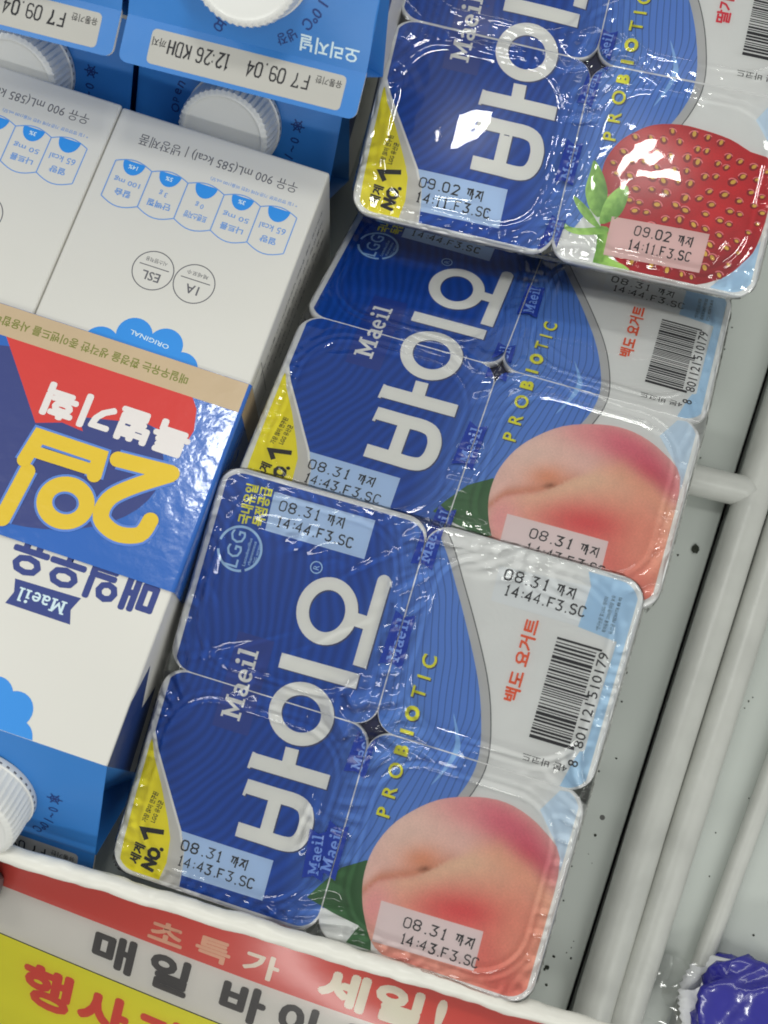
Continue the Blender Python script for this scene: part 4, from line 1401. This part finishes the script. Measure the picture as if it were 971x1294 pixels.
def railwob(i, th):
    x = i * 0.32 / 259
    return 0.10 * noise.noise(Vector((x * 70, math.cos(th) * 0.9, math.sin(th) * 0.9))) + 0.13 * noise.noise(Vector((x * 260, math.cos(th) * 1.5 + 5, math.sin(th) * 1.5))) + 0.25 * max(0, noise.noise(Vector((x * 55, 9, 2)))) ** 2


V, F = tube(pts, 0.0028, 20, railwob)
rail = mesh('front_rail', V, F, RAIL, None, smooth=True)
tag(rail, 'lumpy white plastic rail along the front of the shelf', 'rail')

PRED = mat('price_red_print', seen(202, 76, 66), 0.25, 0.5, 0.05, 20, 0.2, 90)
PYEL = mat('price_yellow_print', seen(232, 212, 48), 0.25, 0.5, 0.04, 20, 0.2, 90)
PWHI = mat('price_white_paper', seen(208, 204, 198), 0.25, 0.5, 0.03, 20, 0.2, 90)
PLET = mat('price_pale_letters', seen(226, 214, 196), 0.3, 0.5, 0.06)
PGOLD = mat('price_gold_letters', seen(214, 168, 140), 0.3, 0.5, 0.08)
PRLET = mat('price_red_letters', seen(206, 70, 58), 0.3, 0.5, 0.05)


def card(x, t, h):
    """x mm along the shelf, t mm down the card"""
    k = min(1.15, max(-0.3, (x + 95) / 115))
    ph0, ph1 = 29.4 + 49.7 * k, 55.2 + 10.6 * k
    y, z = -70.4, 50.0
    steps = 10
    for i in range(steps):
        tt = t * (i + 0.5) / steps
        ph = R(ph0 + (ph1 - ph0) * min(1, max(0, tt / 22)) + 0.8 * math.sin(x * 0.05 + tt * 0.2))
        y -= math.sin(ph) * t / steps
        z -= math.cos(ph) * t / steps
    ph = R(ph0 + (ph1 - ph0) * min(1, max(0, t / 22)))
    return Vector((x, y - math.cos(ph) * h, z + math.sin(ph) * h)) * MM


pc = flat_mesh('price_card', [(rect(-150, 0, 95, 86), 0.0)], card, PWHI, None, 2.5)
tag(pc, 'red, white and yellow price card hanging below the white rail', 'price card')
flat_mesh('card_back', [(rect(-150, 0, 95, 86), -0.4)], card, PWHI, pc, 5)
flat_mesh('red_band', [(rect(-150, 0.5, 95, 18), 0.04)], card, PRED, pc, 2.5)
flat_mesh('yellow_band', [(rect(-150, 36.5, 95, 85.5), 0.04)], card, PYEL, pc, 2.5)
flat_mesh('rule_line', [(rect(-150, 36.1, 95, 36.5), 0.05)], card, INK, pc, 2.5)


flat_mesh('clear_cover', [([(a, c, b) for a, b, c in rect(-150, 0.6, 95, 85)], 0.9)], card, clear_film('clear_card_cover', 1.0, 0.22), pc, 2.5)


def PC_(name, m, s, x, t, h, ln, d):
    S = fat(text(s, 0, 0, 0, h, ln, 0.0, 'c', 3), d)
    S = [[tuple((x + px, t - py) for px, py in (a, c, b)) for a, b, c in T] for T in S]
    flat_mesh(name, [(T, 0.09 + 0.004 * i) for i, T in enumerate(S)], card, m, pc, 2.5)


for ch, m_, x, t, h, ln, d in (('초', PGOLD, -41.0, 12.4, 7.0, 10.5, 0.3), ('특', PGOLD, -26.0, 12.4, 7.2, 10.5, 0.3), ('가', PLET, -10.8, 12.0, 7.6, 10.5, 0.3), ('세', PLET, 14.6, 10.8, 10.0, 13.5, 0.75), ('일', PLET, 31.5, 10.4, 10.0, 13.5, 0.75), ('!', PLET, 44, 10.4, 10, 1.6, 0.75)):
    PC_('band_lettering', m_, ch, x, t, h, ln, d)
for ch, x, w_ in (('매', -55.6, 12.5), ('일', -37.2, 12.0), ('바', -13.2, 13.0), ('이', 4.0, 10.5), ('오', 22.5, 12.5)):
    PC_('product_lettering', mat('dark_grey_letters', seen(62, 58, 58), 0.4), ch, x, 26.2, 11.6, w_, 0.62)
for ch, x in (('행', -74.2), ('사', -54.5), ('가', -35.0)):
    PC_('price_lettering', PRLET, ch, x, 49.8, 14.5, 15.5, 0.8)
CLIP = mat('dark_grey_plastic', seen(92, 94, 96), 0.4, 0.5, 0.08)
clip = box('card_clip', -0.1035, -0.093, 0.036, -0.0935, -0.0775, 0.0535, CLIP, None, 0.004)
tag(clip, 'small dark grey plastic clip at the left end of the price card', 'clip')

# ------------------------------------------------------------------ blue wrapped pack in the lower right corner
BAGB = mat('royal_blue_foil', seen(38, 36, 136), 0.2, 0.6, 0.10, 60, 0.5, 130, coat=0.5)
BAGW = mat('white_torn_film', seen(205, 206, 208), 0.35, 0.5, 0.05, 60, 0.4, 160)
bag = empty('snack_packet', Matrix.Translation((0.1505, -0.062, 0.0)))
tag(bag, 'royal blue foil packet with a torn white end in the lower right corner', 'packet')
V, F = [], []
nu, nv = 48, 36
for j in range(nv + 1):
    ph = -math.pi / 2 + math.pi * j / nv
    for i in range(nu):
        th = 2 * math.pi * i / nu
        c, s_ = math.cos(ph), math.sin(ph)
        d = Vector((c * math.cos(th), c * math.sin(th), s_))
        k = 1 + 0.22 * noise.noise(d * 2.2 + Vector((3, 1, 0))) + 0.10 * (1 - abs(noise.noise(d * 4.5)) * 2)
        sq = (abs(d.x) ** 4 + abs(d.y) ** 4) ** -0.25 if abs(d.x) + abs(d.y) > 1e-3 else 1
        V.append(Vector((d.x * 0.021 * min(sq, 1.3) * k, d.y * 0.019 * min(sq, 1.3) * k, 0.011 + d.z * 0.011 * k)))
for j in range(nv):
    for i in range(nu):
        F.append((j * nu + i, j * nu + (i + 1) % nu, (j + 1) * nu + (i + 1) % nu, (j + 1) * nu + i))
mesh('pouch', V, F, BAGB, bag, smooth=True, weld=1e-6)
# torn serrated end
V, F = [], []
m_ = 40
for i in range(m_ + 1):
    t = i / m_
    y = 0.019 - 0.042 * t
    zig = 0.0009 * (i % 2)
    x_in = -0.014 - 0.004 * math.sin(math.pi * t)
    x_out = -0.0215 - 0.006 * math.sin(t * 5.0) - zig - 0.003 * t
    for q in range(6):
        f = q / 5
        x = x_in + (x_out - x_in) * f
        z = 0.0155 - 0.006 * f + 0.003 * noise.noise(Vector((x * 160, y * 160, 2))) - 0.004 * abs(2 * t - 1)
        V.append(Vector((x, y + 0.002 * noise.noise(Vector((x * 90, y * 90, 8))), z)))
for i in range(m_):
    for q in range(5):
        a = i * 6 + q
        F.append((a, a + 1, a + 7, a + 6))
te = mesh('torn_end', V, F, BAGW, bag, smooth=True)
md = te.modifiers.new('thick', 'SOLIDIFY'); md.thickness = 0.0003

# clear scrap of film by the packet and crumbs on the shelf
CLEAR = clear_film('clear_scrap_film', 3.0, 0.1)
V, F = [], []
for j in range(13):
    for i in range(13):
        a, b = i / 12, j / 12
        x, y = -0.011 + 0.022 * a, -0.013 + 0.026 * b
        V.append((x * (1 - 0.4 * b * (1 - a)), y, 0.003 + 0.004 * noise.noise(Vector((x * 110, y * 110, 4))) + 0.004 * a))
for j in range(12):
    for i in range(12):
        F.append((j * 13 + i, j * 13 + i + 1, (j + 1) * 13 + i + 1, (j + 1) * 13 + i))
sc = mesh('film_scrap', V, F, CLEAR, None, smooth=True)
sc.location = (0.1205, -0.060, 0.003)
tag(sc, 'crumpled clear film scrap beside the blue packet', 'film scrap')

CRUMB = mat('dark_crumb', (0.035, 0.04, 0.03), 0.7, 0.2, 0.4, 400)
V, F = [], []
rnd = random.Random(11)


def crumb(x, y, r, zs=0.4):
    b = len(V)
    V.append((x, y, r * zs * 2))
    k = 7
    for i in range(k):
        a = 2 * math.pi * i / k
        rr = r * rnd.uniform(0.6, 1.25)
        V.append((x + rr * math.cos(a), y + rr * math.sin(a), r * zs))
    for i in range(k):
        a = 2 * math.pi * i / k
        rr = r * rnd.uniform(0.6, 1.1)
        V.append((x + rr * math.cos(a), y + rr * math.sin(a), 0.0001))
    for i in range(k):
        j = (i + 1) % k
        F.append((b, b + 1 + i, b + 1 + j))
        F.append((b + 1 + i, b + 1 + k + i, b + 1 + k + j, b + 1 + j))


for x, y, r in ((0.0955, 0.0901, 0.0017), (0.0795, 0.0735, 0.0009), (0.0830, 0.1246, 0.001), (0.0800, 0.0985, 0.0005), (0.0765, -0.0175, 0.0007), (0.0790, -0.028, 0.0006), (0.0745, -0.050, 0.0009), (0.0770, -0.052, 0.0006)): crumb(x, y, r)
for _ in range(46): crumb(rnd.uniform(0.070, 0.091), rnd.uniform(-0.075, 0.2), rnd.uniform(0.00018, 0.0005))
for _ in range(36): crumb(rnd.uniform(0.124, 0.175), rnd.uniform(-0.05, 0.18), rnd.uniform(0.00018, 0.00045))
for q in range(9):
    crumb(0.0785 + rnd.gauss(0, 0.0012), -0.0625 + rnd.gauss(0, 0.0022), rnd.uniform(0.0003, 0.0008))
tag(mesh('crumbs', V, F, CRUMB), 'dark crumbs and grit scattered on the grey shelf', 'crumbs', kind='stuff')
